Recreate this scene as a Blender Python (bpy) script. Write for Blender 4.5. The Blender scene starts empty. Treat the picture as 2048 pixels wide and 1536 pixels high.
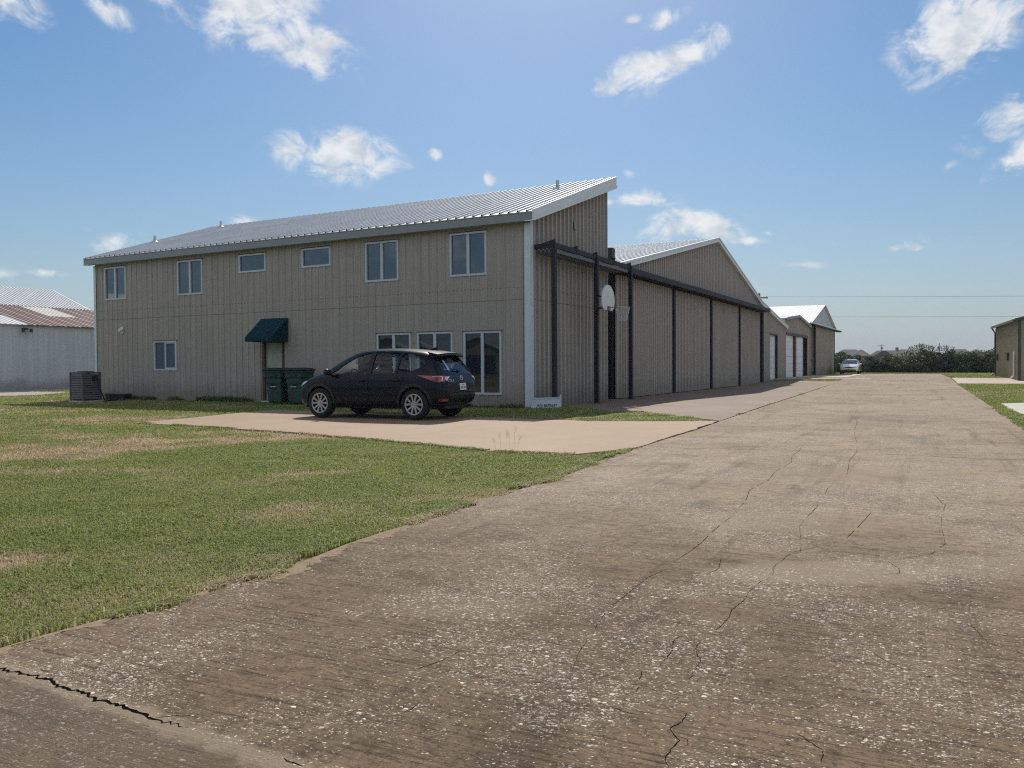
import bpy, bmesh, math, random
import numpy as np
from mathutils import Vector, Matrix
from mathutils.bvhtree import BVHTree
R = math.radians
D = bpy.data
SC = bpy.context.scene
COL = SC.collection
rng = random.Random(7)

# ------------------------------------------------------------------ camera
CAM_H = 1.25
cam = D.cameras.new('camera'); cam_o = D.objects.new('camera', cam); COL.objects.link(cam_o)
cam.sensor_fit = 'HORIZONTAL'; cam.sensor_width = 36.0
cam.lens = 1622.5 / 2048 * 36.0
cam.clip_start = 0.05; cam.clip_end = 6000
cp, sp = math.cos(R(-1.2947)), math.sin(R(-1.2947))
f = Vector((0, cp, sp)); r = Vector((1, 0, 0)); u = r.cross(f)
cr, sr = math.cos(R(-0.3257)), math.sin(R(-0.3257))
r2 = cr * r + sr * u; u2 = -sr * r + cr * u
m = Matrix((r2, u2, -f)).transposed().to_4x4()
m.translation = Vector((0, 0, CAM_H))
cam_o.matrix_world = m
SC.camera = cam_o

# ------------------------------------------------------------------ light
SUN_EL, SUN_AZ = 45.5, 2.0
sd = D.lights.new('sun', 'SUN'); so = D.objects.new('sun', sd); COL.objects.link(so)
sd.energy = 4.3; sd.angle = R(0.53); sd.color = (1.0, 0.93, 0.83)
sv = Vector((math.sin(R(SUN_AZ)) * math.cos(R(SUN_EL)), math.cos(R(SUN_AZ)) * math.cos(R(SUN_EL)), math.sin(R(SUN_EL))))
so.rotation_euler = sv.to_track_quat('Z', 'Y').to_euler()
SC.view_settings.view_transform = 'Standard'
SC.view_settings.look = 'None'
SC.view_settings.exposure = 0.0
SC.view_settings.gamma = 1.0
SC.render.engine = 'CYCLES'
SC.cycles.use_denoising = False
SC.cycles.max_bounces = 8
SC.cycles.pixel_filter_type = 'BLACKMAN_HARRIS'; SC.cycles.filter_width = 1.15
SC.cycles.sample_clamp_indirect = 6

# ------------------------------------------------------------------ node helpers
class NT:
    def __init__(s, tree):
        s.t = tree; s.t.nodes.clear()
    def n(s, typ, **kw):
        nd = s.t.nodes.new(typ)
        ins = kw.pop('ins', {})
        for k, v in kw.items(): setattr(nd, k, v)
        for k, v in ins.items():
            sk = nd.inputs[k]
            if hasattr(v, 'is_linked') or isinstance(v, bpy.types.NodeSocket): s.t.links.new(v, sk)
            else: sk.default_value = v
        return nd
    def math(s, op, a, b=0.0, c=0.0, clamp=False):
        nd = s.t.nodes.new('ShaderNodeMath'); nd.operation = op; nd.use_clamp = clamp
        for i, v in enumerate((a, b, c)):
            if isinstance(v, bpy.types.NodeSocket): s.t.links.new(v, nd.inputs[i])
            else: nd.inputs[i].default_value = v
        return nd.outputs[0]
    def mix(s, fac, a, b, blend='MIX'):
        nd = s.t.nodes.new('ShaderNodeMix'); nd.data_type = 'RGBA'; nd.blend_type = blend
        for sk, v in ((nd.inputs[0], fac), (nd.inputs[6], a), (nd.inputs[7], b)):
            if isinstance(v, bpy.types.NodeSocket): s.t.links.new(v, sk)
            elif isinstance(v, (int, float)): sk.default_value = v
            else: sk.default_value = (*v[:3], 1)
        return nd.outputs[2]
    def ramp(s, x, lo, hi, smooth=True):
        nd = s.t.nodes.new('ShaderNodeMapRange')
        nd.interpolation_type = 'SMOOTHSTEP' if smooth else 'LINEAR'
        s.t.links.new(x, nd.inputs[0]); nd.inputs[1].default_value = lo; nd.inputs[2].default_value = hi
        nd.inputs[3].default_value = 0; nd.inputs[4].default_value = 1
        return nd.outputs[0]
    def noise(s, vec, scale, detail=4, rough=0.55, dist=0.0, out=0):
        nd = s.t.nodes.new('ShaderNodeTexNoise')
        if vec is not None: s.t.links.new(vec, nd.inputs['Vector'])
        nd.inputs['Scale'].default_value = scale; nd.inputs['Detail'].default_value = detail
        nd.inputs['Roughness'].default_value = rough; nd.inputs['Distortion'].default_value = dist
        return nd.outputs[out]
    def xyz(s, vec):
        nd = s.t.nodes.new('ShaderNodeSeparateXYZ'); s.t.links.new(vec, nd.inputs[0]); return nd.outputs
    def comb(s, x, y, z):
        nd = s.t.nodes.new('ShaderNodeCombineXYZ')
        for i, v in enumerate((x, y, z)):
            if isinstance(v, bpy.types.NodeSocket): s.t.links.new(v, nd.inputs[i])
            else: nd.inputs[i].default_value = v
        return nd.outputs[0]
    def scale(s, vec, sc):
        nd = s.t.nodes.new('ShaderNodeVectorMath'); nd.operation = 'MULTIPLY'
        s.t.links.new(vec, nd.inputs[0]); nd.inputs[1].default_value = sc; return nd.outputs[0]

# ------------------------------------------------------------------ sky: Nishita + fair-weather clouds at infinity, more added out of view for fill
W = D.worlds.new('World'); SC.world = W; W.use_nodes = True
w = NT(W.node_tree)
sky = w.n('ShaderNodeTexSky', sky_type='NISHITA', sun_disc=False, sun_elevation=R(SUN_EL), sun_rotation=R(SUN_AZ),
          altitude=200, air_density=1.0, dust_density=0.85, ozone_density=1.4)
SKY_STR = 0.091
CLOUDS = [  # azimuth, elevation, half width, half height, tilt (deg), strength
    (-18.0, 23.2, 4.3, 2.6, -6, 1.0), (-14.0, 21.0, 3.3, 1.5, -18, 0.95),
    (-11.9, 14.2, 3.7, 1.45, -4, 1.0), (-9.8, 14.1, 1.9, 1.35, 5, .9), (-15.0, 14.5, 1.5, .5, 8, .7),
    (-5.3, 14.5, .5, .45, 0, .85), (-1.6, 12.9, .55, .5, -20, .8),
    (8.5, 19.2, 2.8, 1.3, 12, .92), (12.0, 20.4, 3.2, 0.95, 20, .95), (10.6, 22.4, 2.1, .75, 16, .75), (8.6, 22.6, .9, .5, 0, .6),
    (28.8, 19.6, 3.4, 2.0, 24, 1.0), (32.5, 22.0, 2.6, 1.5, 24, .9),
    (31.6, 14.5, 2.9, 1.25, 26, .85), (32.2, 12.2, 1.9, 1.1, 30, .8), (28.2, 12.0, 1.2, .55, 20, .5), (30.4, 10.9, 1.1, .5, 5, .55),
    (9.4, 11.4, 2.4, .75, -4, .8), (8.2, 13.0, .75, .45, -15, .6), (6.8, 11.2, .9, .4, 0, .6),
    (11.0, 9.4, 2.0, 1.1, 14, .9), (13.4, 9.4, 2.6, .9, -14, .9), (16.0, 8.3, 1.9, .5, -4, .6), (17.5, 8.7, .6, .3, 0, .5),
    (19.4, 6.6, 2.8, .55, -6, .5), (26.4, 7.4, 1.5, .6, 0, .75),
    (-26.0, 21.4, 1.6, .75, -28, .8), (-31.5, 20.9, 2.3, 1.3, -20, .8), (-23.0, 22.7, 1.3, .8, -25, .75),
    (-18.4, 9.7, 1.2, .5, 0, .75), (-15.2, 9.9, .6, .4, 0, .7), (-25.6, 7.9, 1.9, .9, 8, .7), (-27.6, 8.6, 1.2, .4, 0, .4),
    (-29.6, 5.8, 1.6, .55, 0, .6), (-32.2, 5.6, 1.5, .6, 0, .6),
    (-62, 24, 12, 6, 10, 1.0), (62, 20, 12, 6, -8, 1.0), (85, 42, 22, 11, 0, 1.1), (-92, 38, 22, 11, 0, 1.1),  # out of view from here: clouds added to brighten the shaded walls
    (120, 24, 22, 11, 5, 1.2), (-130, 24, 24, 11, -5, 1.2), (172, 22, 26, 11, 0, 1.25), (-165, 50, 26, 14, 0, 1.25), (140, 52, 22, 12, 0, 1.2), (-98, 14, 16, 6, 0, 1.0), (95, 14, 16, 6, 0, 1.0)]
tc = w.n('ShaderNodeTexCoord').outputs['Generated']
X, Y, Z = w.xyz(tc)
az = w.math('MULTIPLY', w.math('ARCTAN2', X, Y), 180 / math.pi)
el = w.math('MULTIPLY', w.math('ARCSINE', Z), 180 / math.pi)
ae = w.comb(az, w.math('MULTIPLY', el, 1.35), 0.0)
n1 = w.noise(ae, 0.40, 12, 0.63, 0.45)
n2 = w.noise(ae, 0.13, 2, 0.5)
best = None
for (a0, e0, aw, eh, tl, st) in CLOUDS:
    ct, sn = math.cos(R(tl)), math.sin(R(tl))
    if e0 > 30: aw = aw / math.cos(R(e0))
    da = w.math('SUBTRACT', az, a0); de = w.math('SUBTRACT', el, e0)
    p = w.math('MULTIPLY_ADD', da, ct / aw, w.math('MULTIPLY', de, sn / aw))
    q = w.math('MULTIPLY_ADD', de, ct / eh, w.math('MULTIPLY', da, -sn / eh))
    d2 = w.math('MULTIPLY_ADD', p, p, w.math('MULTIPLY', q, q))
    s_ = w.math('SUBTRACT', st, w.math('MULTIPLY', w.math('SQRT', d2), 0.62))
    best = s_ if best is None else w.math('MAXIMUM', best, s_)
dens = w.math('ADD', best, w.math('MULTIPLY', w.math('SUBTRACT', n1, 0.45), 3.0))
dens = w.math('ADD', dens, w.math('MULTIPLY', w.math('SUBTRACT', n2, 0.5), 0.5))
mask = w.ramp(dens, 0.22, 1.05)
thin = w.ramp(best, -0.05, 0.5)
mask = w.math('MULTIPLY', mask, thin)
core = w.ramp(w.noise(w.comb(az, w.math('MULTIPLY_ADD', el, 1.35, 0.9), 0.0), 0.5, 5, 0.6), 0.40, 0.72)
cc = w.mix(core, (9.6, 9.7, 9.8), (6.8, 7.2, 7.8))
# milky air: the sky pales towards the horizon
hz = w.math('POWER', w.math('SUBTRACT', 1.0, w.math('MAXIMUM', Z, 0.0), clamp=True), 5.0)
hs = w.n('ShaderNodeHueSaturation', ins={'Hue': 0.5, 'Saturation': 1.42, 'Value': 1.0, 'Color': w.mix(1.0, sky.outputs[0], (.96, 1.0, 1.0), 'MULTIPLY')})
SKYCOL = w.mix(w.math('MULTIPLY', hz, 0.9), hs.outputs[0], (3.6, 4.45, 5.6))
skyc = w.mix(w.math('MULTIPLY', mask, 0.9), SKYCOL, cc)
bg = w.n('ShaderNodeBackground', ins={'Color': skyc, 'Strength': SKY_STR})
w.n('ShaderNodeOutputWorld', ins={'Surface': bg.outputs[0]})

# ------------------------------------------------------------------ materials
def lin(r, g, b):
    return tuple(((c / 255) / 12.92 if c / 255 <= .04045 else ((c / 255 + .055) / 1.055) ** 2.4) for c in (r, g, b))
def mat(name, base, rough=0.6, metal=0.0, spec=0.5, coat=0.0, var=0.0, vscale=3.0, bump=0.0, bscale=40.0, ior=None):
    mm = D.materials.new(name); mm.use_nodes = True
    t = NT(mm.node_tree)
    co = t.n('ShaderNodeTexCoord').outputs['Object']
    col = (*base, 1)
    if var:
        nz = t.noise(co, vscale, 5, 0.6)
        col = t.mix(t.ramp(nz, 0.3, 0.7, False), tuple(c * (1 - var) for c in base), tuple(min(1, c * (1 + var)) for c in base))
    p = t.n('ShaderNodeBsdfPrincipled', ins={'Base Color': col, 'Roughness': rough, 'Metallic': metal, 'Specular IOR Level': spec, 'Coat Weight': coat})
    if ior: p.inputs['IOR'].default_value = ior
    if bump:
        b = t.n('ShaderNodeBump', ins={'Strength': bump, 'Distance': 0.01, 'Height': t.noise(co, bscale, 4)})
        t.t.links.new(b.outputs[0], p.inputs['Normal'])
    t.n('ShaderNodeOutputMaterial', ins={'Surface': p.outputs[0]})
    return mm

def siding(name, base, seam=None, dirt=0.35, pitch=0.305, stain=(0.10, 0.10, 0.07)):
    """painted steel sheet: streaks, mildew near the ground, a lap seam and its screw rows"""
    mm = D.materials.new(name); mm.use_nodes = True
    t = NT(mm.node_tree)
    co = t.n('ShaderNodeTexCoord').outputs['Object']
    x, y, z = t.xyz(co)
    h = t.math('ADD', x, y)
    st = t.noise(t.comb(t.math('MULTIPLY', h, 5.0), 0.0, t.math('MULTIPLY', z, 0.25)), 1.0, 4, 0.6)
    bl = t.noise(co, 0.55, 5, 0.6)
    c = t.mix(t.ramp(st, 0.35, 0.75), tuple(v * 0.90 for v in base), tuple(v * 1.06 for v in base))
    c = t.mix(t.math('MULTIPLY', t.ramp(bl, 0.45, 0.75), 0.35), c, tuple(v * w_ for v, w_ in zip(base, (0.80, 0.82, 0.80))))
    # splash-back mildew with a ragged upper edge
    low = t.math('SUBTRACT', 1.0, t.ramp(t.math('ADD', z, t.math('MULTIPLY', t.noise(co, 1.3, 5, 0.7), -1.1)), -0.45, 0.35))
    c = t.mix(t.math('MULTIPLY', low, dirt), c, stain)
    if seam:
        ln = t.math('LESS_THAN', t.math('ABSOLUTE', t.math('SUBTRACT', z, seam)), 0.009)
        c = t.mix(t.math('MULTIPLY', ln, 0.62), c, (0.03, 0.03, 0.03))
        fr = t.math('FRACT', t.math('DIVIDE', h, pitch / 2))
        for dz, a in ((0.36, 0.75), (1.72, 0.3), (-1.25, 0.35)):
            row = t.math('LESS_THAN', t.math('ABSOLUTE', t.math('SUBTRACT', z, seam + dz)), 0.016)
            dot = t.math('LESS_THAN', t.math('ABSOLUTE', t.math('SUBTRACT', fr, 0.5)), 0.11)
            c = t.mix(t.math('MULTIPLY', t.math('MULTIPLY', row, dot), a), c, (0.05, 0.035, 0.03))
    p = t.n('ShaderNodeBsdfPrincipled', ins={'Base Color': c, 'Roughness': 0.55, 'Specular IOR Level': 0.35})
    b = t.n('ShaderNodeBump', ins={'Strength': 0.12, 'Distance': 0.02, 'Height': t.noise(co, 2.2, 3)})
    t.t.links.new(b.outputs[0], p.inputs['Normal'])
    t.n('ShaderNodeOutputMaterial', ins={'Surface': p.outputs[0]})
    return mm

M_TAN = siding('tan_siding', (0.360, 0.330, 0.302), seam=3.22, dirt=0.45)
M_TAN2 = siding('tan_siding_hangar', (0.41, 0.365, 0.325), dirt=0.3)
M_TAN3 = siding('tan_siding_far', (0.38, 0.325, 0.275), dirt=0.35)
M_OLIVE = siding('olive_siding', (0.30, 0.275, 0.18), dirt=0.2)
M_WSID = siding('white_siding', (0.52, 0.56, 0.61), dirt=0.5, stain=(0.13, 0.115, 0.08))
M_GALV = mat('galvalume', (0.50, 0.52, 0.54), 0.50, 0.30, var=0.10, vscale=0.8)
M_WROOF = mat('white_roof_sheet', (0.62, 0.61, 0.61), 0.55, 0.0, var=0.06, vscale=0.6)
M_TRIM = mat('pale_trim', (0.56, 0.62, 0.69), 0.45, var=0.06)
M_FASC = mat('grey_fascia', (0.225, 0.25, 0.275), 0.5, var=0.06)
M_RAKE = mat('rake_trim', (0.66, 0.68, 0.70), 0.42, var=0.05)
M_FRAME = mat('white_window_frame', (0.47, 0.52, 0.59), 0.4, var=0.04)
M_STEEL = mat('dark_brown_steel', (0.022, 0.022, 0.030), 0.6, spec=.25, var=0.25, vscale=2)
M_STEEL2 = mat('dark_green_steel', (0.018, 0.032, 0.034), 0.5)
M_RAIL = mat('galvanised_rail', (0.11, 0.12, 0.13), 0.5, 0.3)
M_RUSTP = mat('reddish_post', (0.075, 0.04, 0.032), 0.6, var=0.3)
M_AWN = mat('green_canvas', (0.006, 0.034, 0.048), 0.85, spec=.15, var=0.15, vscale=4)
M_DOOR = mat('pale_green_door', (0.32, 0.335, 0.285), 0.5, var=0.22, vscale=2.5)
M_WDOOR = mat('white_door', (0.72, 0.72, 0.74), 0.45, var=0.05)
M_BLACK = mat('black_plastic', (0.012, 0.013, 0.015), 0.55)
M_DARKIN = mat('dark_inside', (0.02, 0.02, 0.02), 0.9)
M_BIN = mat('dark_green_plastic', (0.016, 0.060, 0.052), 0.5, var=0.2, vscale=6)
M_LID = mat('dark_lid_plastic', (0.012, 0.022, 0.032), 0.5)
M_AC = mat('grey_ac_paint', (0.098, 0.100, 0.105), 0.5, var=0.1)
M_BOARD = mat('fibreglass_board', (0.60, 0.62, 0.65), 0.4, var=0.05)
M_RIM = mat('orange_rim', (0.34, 0.16, 0.11), 0.5, var=0.2, vscale=15)
M_NET = mat('nylon_net', (0.48, 0.49, 0.50), 0.8)
M_SIGN = mat('sign_board_paint', (0.50, 0.58, 0.66), 0.5, var=0.10)
M_BLKPNT = mat('black_lettering', (0.012, 0.014, 0.02), 0.6)
M_PLASTW = mat('white_plastic', (0.7, 0.7, 0.68), 0.45)
M_GUT = mat('brown_gutter', (0.060, 0.055, 0.050), 0.5)
M_WIRE = mat('wire', (0.26, 0.29, 0.33), 0.6)
M_POLE = mat('wood_pole', (0.10, 0.085, 0.075), 0.8)

def glass_pane(name, base=(0.045, 0.075, 0.118), rough=0.03, ior=1.9):
    mm = D.materials.new(name); mm.use_nodes = True
    t = NT(mm.node_tree)
    co = t.n('ShaderNodeTexCoord').outputs['Object']
    b = t.n('ShaderNodeBump', ins={'Strength': 0.05, 'Distance': 0.02, 'Height': t.noise(co, 0.9, 2)})
    p = t.n('ShaderNodeBsdfPrincipled', ins={'Base Color': (*base, 1), 'Roughness': rough, 'IOR': ior, 'Normal': b.outputs[0]})
    t.n('ShaderNodeOutputMaterial', ins={'Surface': p.outputs[0]})
    return mm
M_GLASS = glass_pane('window_glass')
M_GLASSD = glass_pane('dark_window_glass', (0.012, 0.020, 0.030), 0.02, 1.65)

# ------------------------------------------------------------------ mesh helpers
class MB:
    def __init__(s): s.v = []; s.f = []; s.m = []; s.cur = 0
    def quad(s, *p):
        i = len(s.v); s.v += [tuple(q) for q in p]; s.f.append(tuple(range(i, i + len(p)))); s.m.append(s.cur)
    def box(s, x0, y0, z0, x1, y1, z1, T=None):
        c = [(x0, y0, z0), (x1, y0, z0), (x1, y1, z0), (x0, y1, z0), (x0, y0, z1), (x1, y0, z1), (x1, y1, z1), (x0, y1, z1)]
        if T is not None: c = [tuple(T @ Vector(q)) for q in c]
        s.hexa(c)
    def hexa(s, c):
        i = len(s.v); s.v += [tuple(q) for q in c]
        for a in ((0, 3, 2, 1), (4, 5, 6, 7), (0, 1, 5, 4), (1, 2, 6, 5), (2, 3, 7, 6), (3, 0, 4, 7)):
            s.f.append(tuple(i + k for k in a)); s.m.append(s.cur)
    def prism(s, poly, d):
        """extrude a planar polygon (3d points) by vector d"""
        n = len(poly); i = len(s.v); d = Vector(d)
        s.v += [tuple(p) for p in poly] + [tuple(Vector(p) + d) for p in poly]
        s.f.append(tuple(i + k for k in range(n - 1, -1, -1))); s.f.append(tuple(i + n + k for k in range(n))); s.m += [s.cur] * 2
        for k in range(n):
            s.f.append((i + k, i + (k + 1) % n, i + n + (k + 1) % n, i + n + k)); s.m.append(s.cur)
    def tube(s, pts, rad, seg=8, closed=False):
        pts = [Vector(p) for p in pts]; n = len(pts); i = len(s.v)
        rad = rad if isinstance(rad, (list, tuple)) else [rad] * n
        up = None
        for k, p in enumerate(pts):
            t = (pts[(k + 1) % n] - pts[k - 1]) if closed else (pts[min(k + 1, n - 1)] - pts[max(k - 1, 0)])
            t.normalize()
            if up is None:
                up = Vector((0, 0, 1)) if abs(t.z) < .9 else Vector((1, 0, 0))
            a = t.cross(up).normalized(); up = a.cross(t).normalized()
            for j in range(seg):
                an = 2 * math.pi * j / seg
                s.v.append(tuple(p + (a * math.cos(an) + up * math.sin(an)) * rad[k]))
        for k in range(n if closed else n - 1):
            k2 = (k + 1) % n
            for j in range(seg):
                s.f.append((i + k * seg + j, i + k * seg + (j + 1) % seg, i + k2 * seg + (j + 1) % seg, i + k2 * seg + j)); s.m.append(s.cur)
        if not closed:
            s.f.append(tuple(i + j for j in range(seg - 1, -1, -1))); s.f.append(tuple(i + (n - 1) * seg + j for j in range(seg))); s.m += [s.cur] * 2
    def lathe(s, prof, axis='z', seg=24, T=None):
        """prof: (radius, height) pairs"""
        i = len(s.v); n = len(prof)
        for (ra, h) in prof:
            for j in range(seg):
                a = 2 * math.pi * j / seg; c, q = ra * math.cos(a), ra * math.sin(a)
                p = {'z': (c, q, h), 'y': (c, h, q), 'x': (h, c, q)}[axis]
                if T is not None: p = tuple(T @ Vector(p))
                s.v.append(p)
        for k in range(n - 1):
            for j in range(seg):
                s.f.append((i + k * seg + j, i + k * seg + (j + 1) % seg, i + (k + 1) * seg + (j + 1) % seg, i + (k + 1) * seg + j)); s.m.append(s.cur)
    def build(s, name, mats, parent=None, smooth=False, bevel=0.0):
        me = D.meshes.new(name); me.from_pydata(s.v, [], s.f); me.update()
        for mm in (mats if isinstance(mats, (list, tuple)) else [mats]): me.materials.append(mm)
        if any(s.m): me.polygons.foreach_set('material_index', s.m)
        if smooth: me.polygons.foreach_set('use_smooth', [True] * len(me.polygons))
        o = D.objects.new(name, me); COL.objects.link(o)
        if parent is not None: o.parent = parent
        if bevel:
            b = o.modifiers.new('bevel', 'BEVEL'); b.width = bevel; b.segments = 2; b.limit_method = 'ANGLE'
        return o
def thing(name, label, cat, loc=(0, 0, 0), rz=0.0, group=None):
    o = D.objects.new(name, None); COL.objects.link(o)
    o.location = loc; o.rotation_euler = (0, 0, rz); o.empty_display_size = 0.3
    return tag(o, label, cat, group)
def tag(o, label, cat, group=None, kind=None):
    o['label'] = label; o['category'] = cat
    if group: o['group'] = group
    if kind: o['kind'] = kind
    return o
def struct(o):
    o['kind'] = 'structure'; return o
def copy_tree(o, parent=None):
    c = o.copy(); COL.objects.link(c)
    if parent is not None: c.parent = parent
    for ch in [x for x in D.objects if x.parent == o]: copy_tree(ch, c)
    return c

RIB = [(0.0, 0.0), (0.020, 1.0), (0.055, 1.0), (0.075, 0.0)]           # one trapezoid rib
def profile(width, pitch, depth, rib=RIB, off=0.11, minor=0.0):
    pts = [(0.0, 0.0)]
    k = 0
    while True:
        base = off + k * pitch
        if base > width: break
        for (a, d) in rib: pts.append((base + a, d * depth))
        if minor:
            for q in (0.36, 0.66):
                b = base + 0.075 + (pitch - 0.075) * q
                pts += [(b - 0.012, 0.0), (b, minor), (b + 0.012, 0.0)]
        k += 1
    pts = [p for p in pts if p[0] < width - 1e-4] + [(width, 0.0)]
    return pts
def interp(pl, t):
    for (a, b) in zip(pl[:-1], pl[1:]):
        if a[0] <= t <= b[0]:
            q = (t - a[0]) / max(1e-9, b[0] - a[0]); return a[1] + (b[1] - a[1]) * q
    return pl[-1][1] if t > pl[-1][0] else pl[0][1]
def ribbed_wall(mb, P, width, top, bottom=0.0, holes=(), pitch=0.305, depth=0.03, minor=0.0, off=0.11, rib=RIB):
    """P(t, d, z) -> point; top: [(t, z)...] polyline; holes: (t0, t1, z0, z1)"""
    pr = profile(width, pitch, depth, rib=rib, off=off, minor=minor)
    cuts = set(round(p[0], 5) for p in pr) | set(round(t, 5) for t, _ in top if 0 < t < width)
    for h in holes: cuts |= {round(h[0], 5), round(h[1], 5)}
    cuts = sorted(c for c in cuts if 0 <= c <= width)
    for a, b in zip(cuts[:-1], cuts[1:]):
        if b - a < 1e-5: continue
        mid = (a + b) / 2
        spans = [[None, None]]
        zs = []
        for h in sorted(holes, key=lambda q: q[2]):
            if h[0] - 1e-6 <= mid <= h[1] + 1e-6: zs.append((h[2], h[3]))
        lo = bottom
        da, db = interp(pr, a), interp(pr, b); ta, tb = interp(top, a), interp(top, b)
        for (z0, z1) in zs:
            if z0 > lo: mb.quad(P(a, da, lo), P(b, db, lo), P(b, db, z0), P(a, da, z0))
            lo = z1
        mb.quad(P(a, da, lo), P(b, db, lo), P(b, db, tb), P(a, da, ta))
def roof_sheet(mb, O, E, S, pitch=0.305, rib=0.035, thick=0.05, closed=True):
    """ribbed sheet: O eave corner, E along the eave, S up the slope; ribs run along S"""
    O, E, S = Vector(O), Vector(E), Vector(S)
    n = E.cross(S).normalized()
    if n.z < 0: n = -n
    L = E.length; e = E / L
    pr = profile(L, pitch, rib)
    for (a, da), (b, db) in zip(pr[:-1], pr[1:]):
        p0 = O + e * a + n * da; p1 = O + e * b + n * db
        mb.quad(p0, p1, p1 + S, p0 + S)
        q0 = O + e * a; q1 = O + e * b
        mb.quad(q0 - n * thick, q1 - n * thick, q1, q0)                          # eave edge of the sheet
        if da or db: mb.cur = 1; mb.quad(q0 + S * .0008, q1 + S * .0008, p1 + S * .0008, p0 + S * .0008); mb.cur = 0    # dark face painted as the shaded hollow of the rib
        mb.quad(p0 + S, p1 + S, O + e * b - n * thick + S, O + e * a - n * thick + S)
    q = [O - n * thick, O + E - n * thick, O + E + S - n * thick, O + S - n * thick]
    mb.quad(*q)
    mb.quad(O, O + S, O + S - n * thick, O - n * thick)
    mb.quad(O + E, O + E - n * thick, O + E + S - n * thick, O + E + S)

# ------------------------------------------------------------------ survey frame of the hangar row
TH = R(28.476)
C0 = Vector((0.531, 24.040, 0.0))
def F(x, y, z=0.0):
    """row frame: x to the right along the two-storey front, y along the row away from us"""
    return Vector((C0.x + x * math.cos(TH) + y * math.sin(TH), C0.y - x * math.sin(TH) + y * math.cos(TH), z))
def smooth(a, b, t):
    t = min(1, max(0, (t - a) / (b - a))); return t * t * (3 - 2 * t)
def gz(x, y): return 0.24 * smooth(46, 60, y)

def window(root, x0, x1, z0, z1, kind='casement', T=None, depth=0.035, fm=None):
    """T maps (along, out, up) to local coordinates; out is away from the wall"""
    f = MB(); fw = 0.062
    def bx(a0, o0, b0, a1, o1, b1): f.hexa([T(*p) for p in ((a0, o0, b0), (a1, o0, b0), (a1, o1, b0), (a0, o1, b0), (a0, o0, b1), (a1, o0, b1), (a1, o1, b1), (a0, o1, b1))])
    bx(x0, -.08, z0, x1, depth, z0 + fw); bx(x0, -.08, z1 - fw, x1, depth, z1)
    bx(x0, -.08, z0 + fw, x0 + fw, depth, z1 - fw); bx(x1 - fw, -.08, z0 + fw, x1, depth, z1 - fw)
    xm = (x0 + x1) / 2
    if kind == 'casement': bx(xm - .048, -.06, z0 + fw, xm + .048, depth - .008, z1 - fw)
    if kind == 'slider':
        bx(xm - .03, -.06, z0 + fw, xm + .03, depth - .012, z1 - fw)
        bx(xm + .03, -.06, z0 + fw, x1 - fw, depth - .014, z0 + fw + .05); bx(xm + .03, -.06, z1 - fw - .05, x1 - fw, depth - .014, z1 - fw)
        bx(x1 - fw - .05, -.06, z0 + fw + .05, x1 - fw, depth - .014, z1 - fw - .05)
    fo = f.build('window', fm or M_FRAME, root)
    p = MB()
    tilt = 0.004
    for a, b in (((x0 + fw, xm), (xm, x1 - fw)) if kind != 'fixed' else ((x0 + fw, x1 - fw),)):
        s = rng.uniform(-tilt, tilt)
        p.quad(T(a, -.018 + s, z0 + fw), T(b, -.018 - s, z0 + fw), T(b, -.018 - s, z1 - fw), T(a, -.018 + s, z1 - fw))
    p.build('pane', M_GLASS if z1 > 3 or kind == 'slider' else M_GLASSD, fo)
    # the dark room behind the glass
    d = MB()
    d.quad(T(x0 + .01, -.3, z0 + .01), T(x1 - .01, -.3, z0 + .01), T(x1 - .01, -.3, z1 - .01), T(x0 + .01, -.3, z1 - .01))
    # rusty drip cap over the head
    c = MB()
    c.hexa([T(*q) for q in ((x0 - .03, -.02, z1 + .002), (x1 + .03, -.02, z1 + .002), (x1 + .03, depth + .02, z1 + .002), (x0 - .03, depth + .02, z1 + .002),
                            (x0 - .03, -.02, z1 + .022), (x1 + .03, -.02, z1 + .022), (x1 + .03, depth + .008, z1 + .022), (x0 - .03, depth + .008, z1 + .022))])
    c.build('drip_cap', M_RUSTP, fo)
    return fo

# ------------------------------------------------------------------ two-storey metal building
B1 = thing('metal_building', 'two-storey tan metal building with single-slope galvanised roof, parked car in front', 'building', F(0, 0), -TH)
WF, DP = 20.2, 6.07
holes_f = []
UP = [(18.24, 19.57, 4.02, 5.35, 'casement'), (13.82, 15.20, 4.02, 5.34, 'casement'), (10.57, 11.91, 4.68, 5.34, 'fixed'),
      (7.57, 8.87, 4.68, 5.34, 'fixed'), (4.74, 6.09, 4.03, 5.34, 'casement'), (1.45, 2.77, 4.02, 5.36, 'casement'),
      (15.30, 16.62, 1.14, 2.30, 'slider'), (4.28, 5.64, 1.10, 2.33, 'casement'), (2.69, 4.03, 1.10, 2.33, 'casement'), (0.95, 2.29, 0.37, 2.31, 'casement')]
for s0, s1, z0, z1, k in UP: holes_f.append((WF - s1, WF - s0, z0, z1))
DOOR = (9.80, 10.72, 0.02, 2.16)
holes_f.append((WF - DOOR[1], WF - DOOR[0], -0.1, DOOR[3]))
def roof_z(y): return 5.73 + 0.341 * (y + 0.3)
w1 = MB()
ribbed_wall(w1, lambda t, d, z: (-WF + t, -d, z), WF, [(0, 5.70), (WF, 5.70)], -0.1, holes_f, depth=0.032, minor=0.006)
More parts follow.
